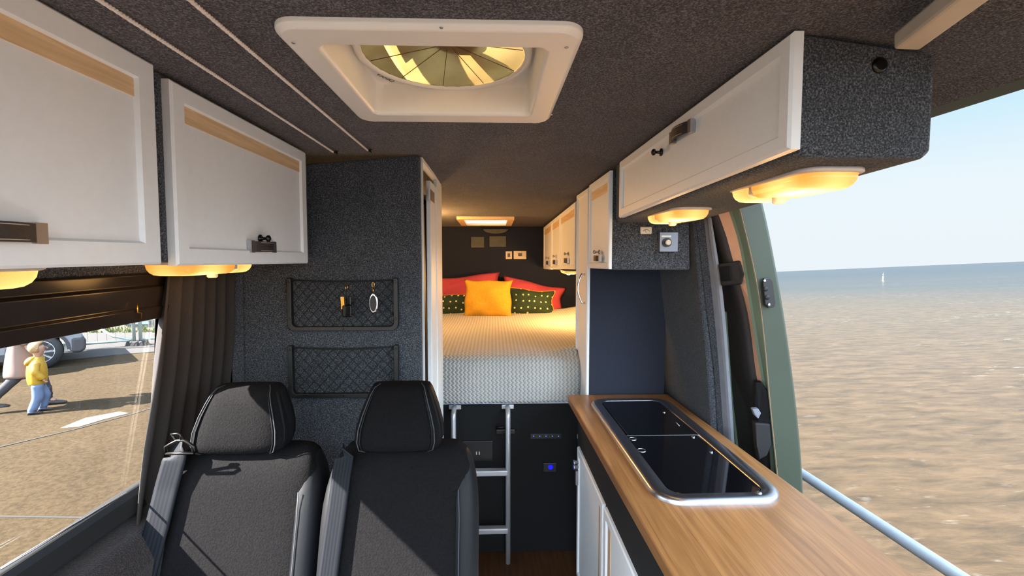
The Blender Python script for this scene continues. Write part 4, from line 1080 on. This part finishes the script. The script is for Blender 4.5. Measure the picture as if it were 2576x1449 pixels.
# ------------------------------------------------------------------ outside: sea, railing, beacon
d1 = ray(1955, 683); d2 = ray(2576, 657)
nrm = d2.cross(d1).normalized()
if nrm.z < 0: nrm = -nrm
sea_p = Vector((0, 0, -3.6))
def sea_z(x, y): return sea_p.z-(nrm.x*x+nrm.y*y)/nrm.z
def sea_mat():
    m, n, l, b = newmat('sandy sea water'); t = n.new('ShaderNodeTexCoord'); g = n.new('ShaderNodeNewGeometry')
    pos = g.outputs['Position']
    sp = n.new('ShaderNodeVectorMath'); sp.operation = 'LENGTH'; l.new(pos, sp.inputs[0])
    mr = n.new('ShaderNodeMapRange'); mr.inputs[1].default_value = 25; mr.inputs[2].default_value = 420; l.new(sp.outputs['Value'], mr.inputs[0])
    mp = n.new('ShaderNodeMapping'); mp.inputs['Rotation'].default_value = (0,0,math.radians(35)); mp.inputs['Scale'].default_value = (.5, 1.5, 1); l.new(pos, mp.inputs[0])
    n1 = n.new('ShaderNodeTexNoise'); n1.inputs['Scale'].default_value = 1.5; n1.inputs['Detail'].default_value = 10; n1.inputs['Roughness'].default_value = .66; n1.inputs['Distortion'].default_value = .4; l.new(mp.outputs[0], n1.inputs[0])
    n2 = n.new('ShaderNodeTexNoise'); n2.inputs['Scale'].default_value = .06; n2.inputs['Detail'].default_value = 4; l.new(mp.outputs[0], n2.inputs[0])
    r = n.new('ShaderNodeValToRGB'); e = r.color_ramp.elements
    e[0].position = .34; e[0].color = srgb((41,33,22)); e[1].position = .62; e[1].color = srgb((63,51,36)); l.new(n1.outputs[0], r.inputs[0])
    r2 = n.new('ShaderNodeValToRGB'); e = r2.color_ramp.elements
    e[0].position = 0; e[0].color = (1,1,1,1); e[1].position = 1; e[1].color = (.12,.36,1.0,1); k = r2.color_ramp.elements.new(.30); k.color = (.34,.58,1.05,1); k = r2.color_ramp.elements.new(.12); k.color = (.85,.92,1.0,1); l.new(mr.outputs[0], r2.inputs[0])  # bluer with distance: sky reflection on far water put into the base colour
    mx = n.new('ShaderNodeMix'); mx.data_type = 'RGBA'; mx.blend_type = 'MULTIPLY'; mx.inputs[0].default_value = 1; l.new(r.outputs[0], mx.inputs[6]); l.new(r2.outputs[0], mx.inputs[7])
    # foam flecks
    rf = n.new('ShaderNodeValToRGB'); rf.color_ramp.elements[0].position = .60; rf.color_ramp.elements[0].color = (0,0,0,1); rf.color_ramp.elements[1].position = .72; rf.color_ramp.elements[1].color = (1,1,1,1)
    n3 = n.new('ShaderNodeTexNoise'); n3.inputs['Scale'].default_value = 2.6; n3.inputs['Detail'].default_value = 8; n3.inputs['Roughness'].default_value = .7; l.new(mp.outputs[0], n3.inputs[0]); l.new(n3.outputs[0], rf.inputs[0])
    rg = n.new('ShaderNodeValToRGB'); rg.color_ramp.elements[0].position = .5; rg.color_ramp.elements[0].color = (.12,.12,.12,1); rg.color_ramp.elements[1].position = .62; l.new(n2.outputs[0], rg.inputs[0])
    mm = n.new('ShaderNodeMath'); mm.operation = 'MULTIPLY'; l.new(rf.outputs[0], mm.inputs[0]); l.new(rg.outputs[0], mm.inputs[1])
    mx2 = n.new('ShaderNodeMix'); mx2.data_type = 'RGBA'; l.new(mm.outputs[0], mx2.inputs[0]); l.new(mx.outputs[2], mx2.inputs[6]); mx2.inputs[7].default_value = srgb((150,148,142))
    l.new(mx2.outputs[2], b.inputs['Base Color']); b.inputs['Roughness'].default_value = .32; b.inputs['IOR'].default_value = 1.33
    bu = n.new('ShaderNodeBump'); bu.inputs['Strength'].default_value = .5; bu.inputs['Distance'].default_value = .16; l.new(n1.outputs[0], bu.inputs['Height']); l.new(bu.outputs[0], b.inputs['Normal'])
    return m
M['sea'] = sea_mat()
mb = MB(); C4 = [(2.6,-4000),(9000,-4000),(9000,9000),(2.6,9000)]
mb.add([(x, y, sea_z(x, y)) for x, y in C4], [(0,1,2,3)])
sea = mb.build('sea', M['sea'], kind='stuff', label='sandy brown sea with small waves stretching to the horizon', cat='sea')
# quay
def ground_mat():
    m, n, l, b = newmat('worn concrete quay'); t = n.new('ShaderNodeTexCoord')
    n1 = n.new('ShaderNodeTexNoise'); n1.inputs['Scale'].default_value = 26; n1.inputs['Detail'].default_value = 5; n1.inputs['Roughness'].default_value = .7; l.new(t.outputs['Object'], n1.inputs[0])
    n2 = n.new('ShaderNodeTexNoise'); n2.inputs['Scale'].default_value = .9; n2.inputs['Detail'].default_value = 4; l.new(t.outputs['Object'], n2.inputs[0])
    r = n.new('ShaderNodeValToRGB'); e = r.color_ramp.elements; e[0].position = .35; e[0].color = srgb((42,34,21)); e[1].position = .62; e[1].color = srgb((60,49,34)); l.new(n1.outputs[0], r.inputs[0])
    r2 = n.new('ShaderNodeValToRGB'); e = r2.color_ramp.elements; e[0].position = .3; e[0].color = (.82,.80,.78,1); e[1].position = .7; e[1].color = (1.05,1.03,1,1); l.new(n2.outputs[0], r2.inputs[0])
    mx = n.new('ShaderNodeMix'); mx.data_type = 'RGBA'; mx.blend_type = 'MULTIPLY'; mx.inputs[0].default_value = 1; l.new(r.outputs[0], mx.inputs[6]); l.new(r2.outputs[0], mx.inputs[7])
    l.new(mx.outputs[2], b.inputs['Base Color']); b.inputs['Roughness'].default_value = .95; b.inputs['Specular IOR Level'].default_value = .08
    bu = n.new('ShaderNodeBump'); bu.inputs['Strength'].default_value = .4; bu.inputs['Distance'].default_value = .01; l.new(n1.outputs[0], bu.inputs['Height']); l.new(bu.outputs[0], b.inputs['Normal'])
    return m
M['ground'] = ground_mat(); M['gravel'] = simple('grey gravel', (44,41,39), .95, 0, .25, 20)
M['joint'] = simple('joint line', (30,25,18), .9, 0, .2); M['paint'] = simple('worn white paint', (80,75,68), .85, 0, .15, 40)
ZG = -.60
mb = MB().box((-60,-20,ZG-4),(2.0,60,ZG)); mb.build('ground', M['ground'], kind='structure')
def gp(u, v): return pt(u, v, z=ZG)
def gstrip(pts, w, mat, name, h=.006):
    mb = MB(); P_ = [gp(*p) for p in pts]
    for a, b in zip(P_, P_[1:]):
        d = (b-a).normalized(); s = Vector((-d.y, d.x, 0))*w/2; up = Vector((0,0,h))
        mb.hexa([a-s, b-s, b+s, a+s, a-s+up, b-s+up, b+s+up, a+s+up])
    return mb.build(name, mat, kind='structure')
gstrip([(-200,1170),(0,1125),(190,1080),(330,1043),(420,1015)], .03, M['joint'], 'trim_7')
gstrip([(-300,1302),(0,1300),(215,1303)], .02, M['joint'], 'trim_8')
gstrip([(-100,948),(100,930),(290,915),(430,899)], .035, M['joint'], 'trim_9')
mb = MB(); P_ = [gp(150,1078),gp(215,1052),gp(300,1036),gp(325,1040),(gp(260,1056)),gp(200,1074)]; mb.prism([p+Vector((0,0,.001)) for p in P_], [p+Vector((0,0,.005)) for p in P_]); mb.build('paint_mark', M['paint'], label='worn white paint mark on the concrete near the child', cat='paint mark')
mb = MB(); P_ = [gp(-900,1000),gp(150,908),gp(300,893),gp(560,872),gp(560,834),gp(-900,850)]; mb.prism([p+Vector((0,0,.001)) for p in P_], [p+Vector((0,0,.012)) for p in P_]); mb.build('gravel_verge', M['gravel'], kind='stuff', label='grey gravel strip behind the concrete below the fence', cat='gravel')

RL = thing('quay_railing', (1.6, 2.0, ZG), 'grey round tube railing along the quay edge outside the open door', 'railing')
ra_, rb_ = pt(2015,1190,x=1.6), pt(2430,1462,x=1.6)
dd = (rb_-ra_); 
p_far = ra_-dd*4.0; p_near = ra_+dd*2.2
MB().tube([p_far, p_near], .024, 14).build('top_rail', simple('grey painted tube', (150,152,154), .4, .1), RL)
for f_ in (-3.5,-1.7,1.9):
    p = ra_+dd*f_; MB().tube([(p.x,p.y,ZG),(p.x,p.y,p.z)], .02, 10).build('post', M['rubber'], RL)
# beacon in the sea
q = ray(2222, 683); tt = 160.0
# intersect ray with sea plane
den = nrm.dot(q); tt = (nrm.dot(sea_p-Vector((0,0,CZ))))/den if abs(den) > 1e-9 else 400
bq = Vector((0,0,CZ))+q.normalized()*220; bq.z = sea_z(bq.x, bq.y)
BN = thing('sea_beacon', bq, 'small pale beacon mark standing in the sea near the horizon', 'beacon')
sc = 220/1100*.62
MB().lathe([(3.0*sc*.55,-1),(3.0*sc*.5,12*sc),(.25*sc,14*sc)], bq, 'Z', 12).build('tower', simple('pale beacon', (235,220,180), .6), BN)
mb = MB(); mb.tube([bq+Vector((0,0,13*sc)), bq+Vector((0,0,24*sc))], .25*sc, 6); mb.lathe([(1.8*sc,18*sc),(.1*sc,21*sc)], bq, 'Z', 8); mb.build('topmark', M['rubber'], BN)

# ------------------------------------------------------------------ outside left: fence, wall, car, people
M['galv'] = simple('galvanised tube', (150,160,154), .45, .5, .05)
def fence(pA, pB, label):
    a, b = pA, pB; d = (b-a); L_ = d.length; d.normalize(); H = 2.0
    t = thing('temporary_fence', (a+b)/2, label, 'fence', 'galvanised temporary fence panels on the quay')
    up = Vector((0,0,1)); z0 = up*.14
    mb = MB(); mb.tube([a+z0, b+z0], .028); mb.tube([a+z0+up*.45, b+z0+up*.45], .014); mb.tube([a+up*H, b+up*H], .022); mb.build('rails', M['galv'], t)
    for p in (a, b): MB().tube([p, p+up*(H+.02)], .035).build('post', M['galv'], t)
    mb = MB(); k = 0
    while k*.16 < L_: mb.tube([a+d*k*.16+z0, a+d*k*.16+up*H], .004, 4); k += 1
    mb.build('mesh_wires', M['galv'], t)
    return t
fA, fB = gp(150,886), gp(338,870)
fD = (fB-fA).normalized(); fA2 = fB-fD*1.6
FN = fence(fA2, fB, 'fence panel whose post stands left of the pair seen through the window')
fC = fB+fD*.12; fence(fC, fC+fD*3.3, 'fence panel running right behind the window edge')
mb = MB(); pm = (fB+fC)/2; mb.prism([pm+Vector(v) for v in ((-.22,-.12,0),(.22,-.12,0),(.22,.12,0),(-.22,.12,0))], [pm+Vector(v) for v in ((-.18,-.10,.12),(.18,-.10,.12),(.18,.10,.12),(-.18,.10,.12))]); mb.build('foot', M['plastic'], FN, bevel=.02)
mb = MB(); mb.tube([fB+Vector((-.8,-.15,.55)), fB+Vector((-.4,-.1,.25)), fB+Vector((-.03,-.04,.15))], .028); mb.build('brace', M['galv'], FN)
p = fB-fD*1.15; mb = MB(); mb.lathe([(.06,0),(.07,.05),(.05,.12),(.07,.16),(.04,.20)], p+Vector((0,-.06,0)), 'Z', 12); mb.build('clamp', M['bottlewhite'], FN)
# low building behind: blue panels and stone piers
BG = thing('seafront_building', gp(300,845), 'pale blue and stone building behind the fence', 'building')
g0 = gp(170,852); yB_ = g0.y+1.2
MB().box((-16,yB_,ZG),(-6,yB_+2,ZG+2.6)).build('stone_wall', simple('weathered stone', (92,88,80), .9, 0, .3, 3), BG)
for ua, ub in ((150,258),(312,378)):
    a = pt(ua,830,y=yB_); b = pt(ub,830,y=yB_)
    MB().box((a.x,yB_-.04,ZG+.18),(b.x,yB_,ZG+2.3)).build('blue_panel', simple('pale blue boards', (74,98,124), .7, 0, .04), BG)
for ua, ub in ((398,420),):
    a = pt(ua,830,y=yB_); b = pt(ub,830,y=yB_); MB().box((a.x,yB_-.03,ZG+.9),(b.x,yB_,ZG+1.8)).build('dark_window', M['glassblk'], BG)
mb = MB(); rnd = random.Random(3)
for k in range(900):
    x = -15+9*rnd.random(); y = yB_-.1-.35*rnd.random(); h = .08+.14*rnd.random(); a = rnd.random()*PI; dx, dy = .02*math.cos(a), .02*math.sin(a); tx, ty = rnd.uniform(-.05,.05), rnd.uniform(-.05,.05)
    mb.add([(x-dx,y-dy,ZG),(x+dx,y+dy,ZG),(x+tx,y+ty,ZG+h)], [(0,1,2)])
mb.build('grass_tufts', simple('rough grass', (88,96,50), .9, 0, .3, 4), kind='stuff', label='rough green grass growing along the foot of the building', cat='grass')

# car
def car():
    cw = gp(101,931); R_ = .33; yN_ = cw.y; xw = cw.x    # front wheel contact
    nose = xw+.60
    t = thing('parked_car', (xw, yN_, ZG), 'silver parked car behind the child, seen through the side window', 'car')
    z = lambda h: ZG+h
    nx = nose
    def arch(cx_, n=10): return [(cx_+.40*math.cos(a), .33+.40*math.sin(a)) for a in [PI*k/n for k in range(n+1)]]
    xr = xw-2.6
    prof_ = [(nx-.02,.30),(nx,.42),(nx-.01,.60),(nx-.10,.78),(nx-.45,.88),(nx-1.05,.98),(nx-1.65,1.42),(nx-3.2,1.46),(nx-3.75,1.10),(nx-3.95,.95),(nx-3.98,.35)]
    low = [(xr-.40,.28)]+[(x, h) for x, h in reversed(arch(xr))]+[(xr+.40,.28),(xw-.40,.28)]+[(x, h) for x, h in reversed(arch(xw))]+[(xw+.40,.28)]
    body = prof_+low[0:]
    ys_ = [(yN_+.04,.0),(yN_-.0,.03)]
    mb = MB()
    A = [(x, yN_+.10, z(h)) for x, h in body]; B = [(x, yN_+1.65, z(h)) for x, h in body]
    A0 = [(x-.0, yN_-.02 if h < .95 else yN_+.22, z(h)) for x, h in body]; B0 = [(x, yN_+1.77 if h < .95 else yN_+1.53, z(h)) for x, h in body]
    n = len(body); mb.add(A0+B0, [(i,(i+1)%n,n+(i+1)%n,n+i) for i in range(n)]); mb.add(A0, [tuple(range(n))]); mb.add(B0, [tuple(range(n-1,-1,-1))])
    mb.build('body', simple('silver car paint', (106,108,112), .4, 0), t, bevel=.09, seg=4)
    mb = MB(); q = [(nx-.05,.24),(nx+.03,.30),(nx+.04,.50),(nx-.02,.55),(xw+.42,.55),(xw+.42,.26)]; mb.prism([(x,yN_-.04,z(h)) for x, h in q], [(x,yN_+1.79,z(h)) for x, h in q]); mb.build('front_bumper', M['trim'], t, bevel=.07, seg=4)
    mb = MB(); q = [(xw-.42,.24),(xr+.42,.24),(xr+.42,.36),(xw-.42,.36)]; mb.prism([(x,yN_-.035,z(h)) for x, h in q], [(x,yN_+1.78,z(h)) for x, h in q]); mb.build('side_skirt', M['trim'], t)
    mb = MB(); q = [(nx-1.18,.99),(nx-1.68,1.37),(nx-3.1,1.40),(nx-3.5,1.02)]; mb.prism([(x,yN_+(-.0 if h < 1.1 else .16)-.01,z(h)) for x, h in q], [(x,yN_+.22,z(h)) for x, h in q]); mb.build('side_windows', M['glassblk'], t)
    q = [(nx-.04,.64),(nx-.12,.76),(nx-.42,.82),(nx-.36,.68)]; mb = MB(); mb.prism([(x,yN_-.03,z(h)) for x, h in q], [(x,yN_+.05,z(h)) for x, h in q]); mb.build('headlamp', M['steel'], t, bevel=.01)
    q = [(xw+.42*math.cos(a)*s, .33+.42*math.sin(a)*s) for s, rng in ((1,range(0,13)),(.88,range(12,-1,-1))) for a in [PI*k/12 for k in rng]]
    mb = MB(); mb.prism([(x,yN_-.03,z(h)) for x, h in q], [(x,yN_+.1,z(h)) for x, h in q]); mb.build('wheel_arch', M['trim'], t)
    t.rotation_euler.z = math.radians(46)
    for x in (xw, xr):
        for y in (yN_+.02, yN_+1.52):
            wl = MB().lathe([(.20,-.0),(.31,.0),(.33,-.03),(.33,-.19),(.30,-.22),(.2,-.22)], (x, y, z(.33)), 'Y', 32).build('wheel', M['rubberb'], t)
            mb = MB(); mb.lathe([(.215,-.02),(.205,.006),(.19,-.01)], (x,y,z(.33)), 'Y', 32, cap=False)
            for k in range(9):
                a = 2*PI*k/9; c_ = Vector((x, y+.0, z(.33))); e_ = c_+Vector((.20*math.cos(a),0,.20*math.sin(a))); s = Vector((-math.sin(a),0,math.cos(a)))*.018
                mb.hexa([c_-s, e_-s, e_+s, c_+s]+[p_+Vector((0,.012,0)) for p_ in (c_-s, e_-s, e_+s, c_+s)])
            mb.lathe([(.05,.0),(.05,.012),(.03,.016)], (x,y,z(.33)), 'Y', 16); mb.build('alloy_rim', M['alu'], wl)
car()

def skinned(name, nodes, edges, mat, parent=None, sub=2, root=0, loc=(0,0,0), **k):
    me = bpy.data.meshes.new(name); me.from_pydata([n[0] for n in nodes], edges, [])
    o = bpy.data.objects.new(name, me); COL.objects.link(o); me.materials.append(mat)
    md = o.modifiers.new('skin', 'SKIN'); md.use_smooth_shade = True
    sv = me.skin_vertices[0].data
    for i, nd in enumerate(nodes):
        r = nd[1]; sv[i].radius = (r, r) if not isinstance(r, tuple) else r; sv[i].use_root = (i == root)
    sb = o.modifiers.new('sub', 'SUBSURF'); sb.levels = sub; sb.render_levels = sub
    if parent: o.parent = parent
    tag(o, **k); return o
M['skin'] = simple('skin', (140,104,86), .6, 0, .04); M['hair'] = simple('blond hair', (132,104,70), .8, 0, .2, 60, .3); M['hairb'] = simple('brown hair', (90,66,48), .8, 0, .2, 60)
M['yellow'] = simple('yellow quilted jacket', (142,106,3), .6, 0, .08, 30, .4); M['denim'] = simple('pale blue jeans', (74,87,112), .85, 0, .12, 20, .2)
M['coat'] = simple('dusty pink coat', (104,85,77), .85, 0, .05, 8, .2); M['darkcl'] = simple('dark trousers', (44,42,46), .9, 0, .1); M['shoe'] = simple('dark shoe', (36,30,28), .6)

def fingers(nodes, edges, wrist_i, wrist, d, side, s):
    """palm and five fingers after the wrist node"""
    d = Vector(d).normalized(); side = Vector(side).normalized()
    nodes.append((wrist+d*.045*s, (.026*s,.016*s))); pi_ = len(nodes)-1; edges.append((wrist_i, pi_))
    nrm_ = d.cross(side)
    for k, (off, ln) in enumerate(((-.026,.050),(-.009,.058),(.009,.054),(.025,.042))):
        b0 = wrist+d*.075*s+side*off*s; b1 = b0+d*ln*s*.55+nrm_*.008*s; b2 = b1+d*ln*s*.35+nrm_*.022*s
        nodes.append((b0, .0085*s)); nodes.append((b1, .0075*s)); nodes.append((b2, .006*s)); i = len(nodes)-3
        edges += [(pi_, i), (i, i+1), (i+1, i+2)]
    b0 = wrist+d*.03*s-side*.036*s; b1 = b0+d*.028*s-side*.014*s+nrm_*.01*s
    nodes.append((b0, .010*s)); nodes.append((b1, .008*s)); i = len(nodes)-2; edges += [(pi_, i), (i, i+1)]

def figure(base, H, face, arms, legs, name_parts):
    """base: ground point; H height; face: heading angle of the body (0 = +x). arms/legs: joint offsets in body frame (fwd, left, up) as fractions of H"""
    fw = Vector((math.cos(face), math.sin(face), 0)); lf = Vector((-math.sin(face), math.cos(face), 0)); up = Vector((0,0,1))
    return lambda a, b, c: Vector(base)+fw*a*H+lf*b*H+up*c*H

def garment_torso(J, secs, mat, parent, name, **k):
    """secs: (fwd, left, up, half width, half depth) as fractions of the height"""
    mb = MB(); rings = []
    for a, b, c, hw, hd in secs:
        ring = []
        for q in range(24):
            an = 2*PI*q/24; f = 1+.03*math.sin(5*an+9*c)
            ring.append(J(a+hd*math.cos(an)*f, b+hw*math.sin(an)*f, c))
        rings.append(ring)
    mb.loft(rings); return mb.build(name, mat, parent, sub=1, **k)
def garment_tube(J, pts, mat, parent, name, H):
    P_ = [J(*p[:3]) for p in pts]; r_ = [p[3]*H for p in pts]; fine = []; rr = []
    for i in range(len(P_)-1):
        for k in range(5): fine.append(P_[i].lerp(P_[i+1], k/5)); rr.append((r_[i]+(r_[i+1]-r_[i])*k/5)*(1+.04*math.sin(2.1*k+i)))
    fine.append(P_[-1]); rr.append(r_[-1])
    return MB().tube(fine, rr, 14).build(name, mat, parent)
def build_body(t, J, H, pose, slim):
    loc = WLOC[t.name]; N = []; E = []
    def nd(p, rad, frm=None):
        N.append((J(*p)-loc, rad)); i = len(N)-1
        if frm is not None: E.append((frm, i))
        return i
    pel = nd(pose['pel'], .07*slim*H); sp = nd(pose['sp'], .06*slim*H, pel); ch = nd(pose['ch'], .065*slim*H, sp); nk = nd(pose['nk'], .028*H*slim, ch)
    h1 = nd(pose['h1'], pose['hr']*.80*H, nk); h2 = nd(pose['h2'], pose['hr']*H, h1); h3 = nd(pose['h3'], pose['hr']*.75*H, h2)
    for sh, el, wr_ in pose['arms']:
        a = nd(sh, .03*slim*H, ch); e_ = nd(el, .024*slim*H, a); w_ = nd(wr_, .016*slim*H, e_)
        d = (N[w_][0]-N[e_][0]).normalized(); sd = Vector((0,0,1)).cross(d); fingers(N, E, w_, N[w_][0], d, sd if sd.length > .2 else Vector((1,0,0)), H/1.75*.9)
    for hp, kn, an, to in pose['legs']:
        a = nd(hp, .05*slim*H, pel); k_ = nd(kn, .035*slim*H, a); n_ = nd(an, .024*H*slim, k_); nd(to, .02*H*slim, n_)
    skinned('body', N, E, M['skin'], t)
def head_parts(t, J, H, c, r, hairmat, face_dir=1):
    """c: head centre in the body frame, r radius (fractions)"""
    cx_, cy_, cz_ = c
    mb = MB(); rings = []
    for q in range(9):      # hair cap: back and top of the head
        ph = -.55*PI/2+ (PI/2+.55*PI/2)*q/8; ring = []
        for k in range(24):
            an = 2*PI*k/24; fr_ = math.cos(an); cut = 1.0
            rr_ = r*1.12*math.cos(ph) if ph < PI/2-.01 else .002
            x = rr_*math.cos(an); 
            if ph < .45 and fr_ > .25: x = min(x, r*.28)
            ring.append(J(cx_-.10*r+x, cy_+rr_*math.sin(an)*1.0, cz_+r*.12+r*1.12*math.sin(ph)*(1.0+.03*math.sin(7*an))))
        rings.append(ring)
    mb.loft(rings); mb.build('hair', hairmat, t, sub=1)
    for s_ in (1,-1):
        MB().lathe([(.001,-.10*r*H),(.09*r*H,-.05*r*H),(.12*r*H,0),(.09*r*H,.05*r*H),(.001,.10*r*H)], J(cx_+r*.86, cy_+.34*r*s_, cz_+.05*r), 'Z', 10).build('eye', M['ink'], t)
        MB().tube([J(cx_+.05*r, cy_+.95*r*s_, cz_+.15*r), J(cx_-.05*r, cy_+1.08*r*s_, cz_-.02*r), J(cx_+.05*r, cy_+.95*r*s_, cz_-.22*r)], [.06*r*H,.13*r*H,.06*r*H], 8).build('ear', M['skin'], t)
    MB().tube([J(cx_+.88*r, cy_, cz_+.02*r), J(cx_+1.08*r, cy_, cz_-.18*r), J(cx_+.90*r, cy_, cz_-.26*r)], [.07*r*H,.13*r*H,.07*r*H], 8).build('nose', M['skin'], t)
    MB().tube([J(cx_+.80*r, cy_+.25*r, cz_-.48*r), J(cx_+.86*r, cy_, cz_-.52*r), J(cx_+.80*r, cy_-.25*r, cz_-.48*r)], .05*r*H, 6).build('mouth', M['red'], t)
def shoe(t, J, H, a, b, toe, name, k=1.0):
    """heel point a (fwd), side b"""
    mb = MB(); rings = []
    for q, (f, w_, h_) in enumerate(((-.010,.018,.030),(.0,.026,.050),(.03,.028,.052),(.07,.030,.036),(.11,.028,.026),(.135,.018,.016))):
        ring = []
        for i in range(14):
            an = 2*PI*i/14; z_ = max(0, .5+.5*math.sin(an))*h_*k
            ring.append(J(a+f*k, b+w_*k*math.cos(an), toe+z_))
        rings.append(ring)
    mb.loft(rings); mb.build(name, M['shoe'], t)

def person_child():
    base = gp(99,1037); H = 1.0; face = math.radians(40)
    t = thing('person', base, 'small child in yellow hooded jacket and pale jeans, seen through the side window', 'person')
    J = figure(base, H, face, None, None, None)
    pose = dict(pel=(0,0,.42), sp=(0,0,.55), ch=(0,0,.66), nk=(.01,0,.755), h1=(.02,0,.82), h2=(.02,0,.885), h3=(.015,0,.93), hr=.080,
        arms=[((0,.075,.70),(.02,.15,.66),(.03,.205,.74)), ((0,-.075,.70),(-.01,-.125,.58),(.06,-.12,.47))],
        legs=[((0,.045,.38),(.06,.055,.22),(.03,.055,.06),(.09,.055,.035)), ((0,-.045,.38),(.0,-.055,.22),(-.06,-.055,.06),(-.0,-.055,.035))])
    build_body(t, J, H, pose, 1.0)
    jk = garment_torso(J, [(0,0,.385,.098,.080),(0,0,.395,.112,.092),(0,0,.46,.122,.102),(0,0,.54,.125,.106),(0,0,.62,.122,.100),(0,0,.68,.110,.088),(0,0,.72,.088,.072),(.0,0,.75,.058,.054),(.0,0,.765,.050,.048)], M['yellow'], t, 'hooded_jacket')
    garment_tube(J, [(0,.085,.69,.048),(.02,.15,.655,.046),(.028,.19,.71,.038),(.030,.198,.725,.036)], M['yellow'], jk, 'sleeve', H)
    garment_tube(J, [(0,-.085,.69,.048),(-.01,-.132,.58,.046),(.05,-.124,.49,.038),(.055,-.122,.48,.036)], M['yellow'], jk, 'sleeve', H)
    garment_torso(J, [(-.075,0,.655,.02,.015),(-.085,0,.67,.055,.028),(-.08,0,.70,.075,.04),(-.06,0,.735,.075,.045),(-.04,0,.76,.06,.04),(-.03,0,.77,.045,.03)], M['yellow'], jk, 'hood')
    for s_, kn, an in ((1,.06,.03),(-1,.0,-.06)):
        if s_ > 0: jn = garment_torso(J, [(0,0,.36,.08,.07),(0,0,.38,.095,.082),(0,0,.42,.098,.086),(0,0,.45,.09,.08)], M['denim'], t, 'jeans')
        garment_tube(J, [(0,.048*s_,.40,.062),(kn,.056*s_,.22,.056),(an,.056*s_,.05,.046),(an,.056*s_,.03,.044)], M['denim'], jn, 'leg', H)
    shoe(t, J, H, -.005, .056, .0, 'shoe', 1.0); shoe(t, J, H, -.095, -.056, .0, 'shoe', 1.0)
    head_parts(t, J, H, (.02,0,.885), .085, M['hair'])
def person_adult():
    base = gp(66,1028); base.z = ZG; H = 1.68; face = math.radians(25)
    t = thing('person', base, 'adult in long pink coat and dark boots, mid stride, holding the child by the hand', 'person')
    J = figure(base, H, face, None, None, None)
    pose = dict(pel=(0,0,.52), sp=(0,0,.62), ch=(.01,0,.74), nk=(.01,0,.845), h1=(.02,0,.89), h2=(.02,0,.925), h3=(.015,0,.955), hr=.052,
        arms=[((0,.10,.80),(-.04,.13,.66),(.02,.14,.53)), ((0,-.10,.80),(.02,-.13,.66),(.08,-.13,.53))],
        legs=[((0,.05,.49),(.09,.05,.29),(.12,.05,.05),(.17,.05,.03)), ((0,-.05,.49),(-.02,-.05,.29),(-.19,-.05,.09),(-.15,-.05,.05))])
    build_body(t, J, H, pose, .95)
    ct_ = garment_torso(J, [(.0,0,.270,.105,.115),(0,0,.285,.112,.120),(0,0,.38,.108,.110),(0,0,.48,.102,.095),(0,0,.56,.092,.078),(0,0,.63,.085,.068),(.01,0,.72,.098,.074),(.01,0,.78,.105,.068),(.01,0,.82,.075,.052),(.01,0,.85,.040,.038)], M['coat'], t, 'long_coat')
    garment_tube(J, [(0,.10,.79,.042),(-.04,.132,.66,.036),(.01,.14,.555,.030)], M['coat'], ct_, 'sleeve', H)
    garment_tube(J, [(0,-.10,.79,.042),(.02,-.132,.66,.036),(.07,-.13,.555,.030)], M['coat'], ct_, 'sleeve', H)
    tr = garment_torso(J, [(0,0,.44,.07,.06),(0,0,.47,.082,.068),(0,0,.54,.078,.062),(0,0,.58,.07,.055)], M['darkcl'], t, 'trousers')
    garment_tube(J, [(0,.042,.49,.044),(.08,.045,.29,.040),(.12,.05,.08,.030)], M['darkcl'], tr, 'leg', H)
    garment_tube(J, [(0,-.042,.49,.044),(-.02,-.045,.29,.040),(-.17,-.05,.12,.030)], M['darkcl'], tr, 'leg', H)
    shoe(t, J, H, .105, .05, 0.0, 'boot', .95); shoe(t, J, H, -.205, -.05, .045, 'boot', .95)
    garment_tube(J, [(.115,.05,.16,.030),(.12,.05,.03,.026)], M['shoe'], t, 'boot_shaft', H); garment_tube(J, [(-.135,-.05,.16,.030),(-.185,-.05,.075,.026)], M['shoe'], t, 'boot_shaft', H)
    head_parts(t, J, H, (.02,0,.925), .055, M['hairb'])
person_child(); person_adult()
# objects parented with skinned meshes use thing-local coordinates already
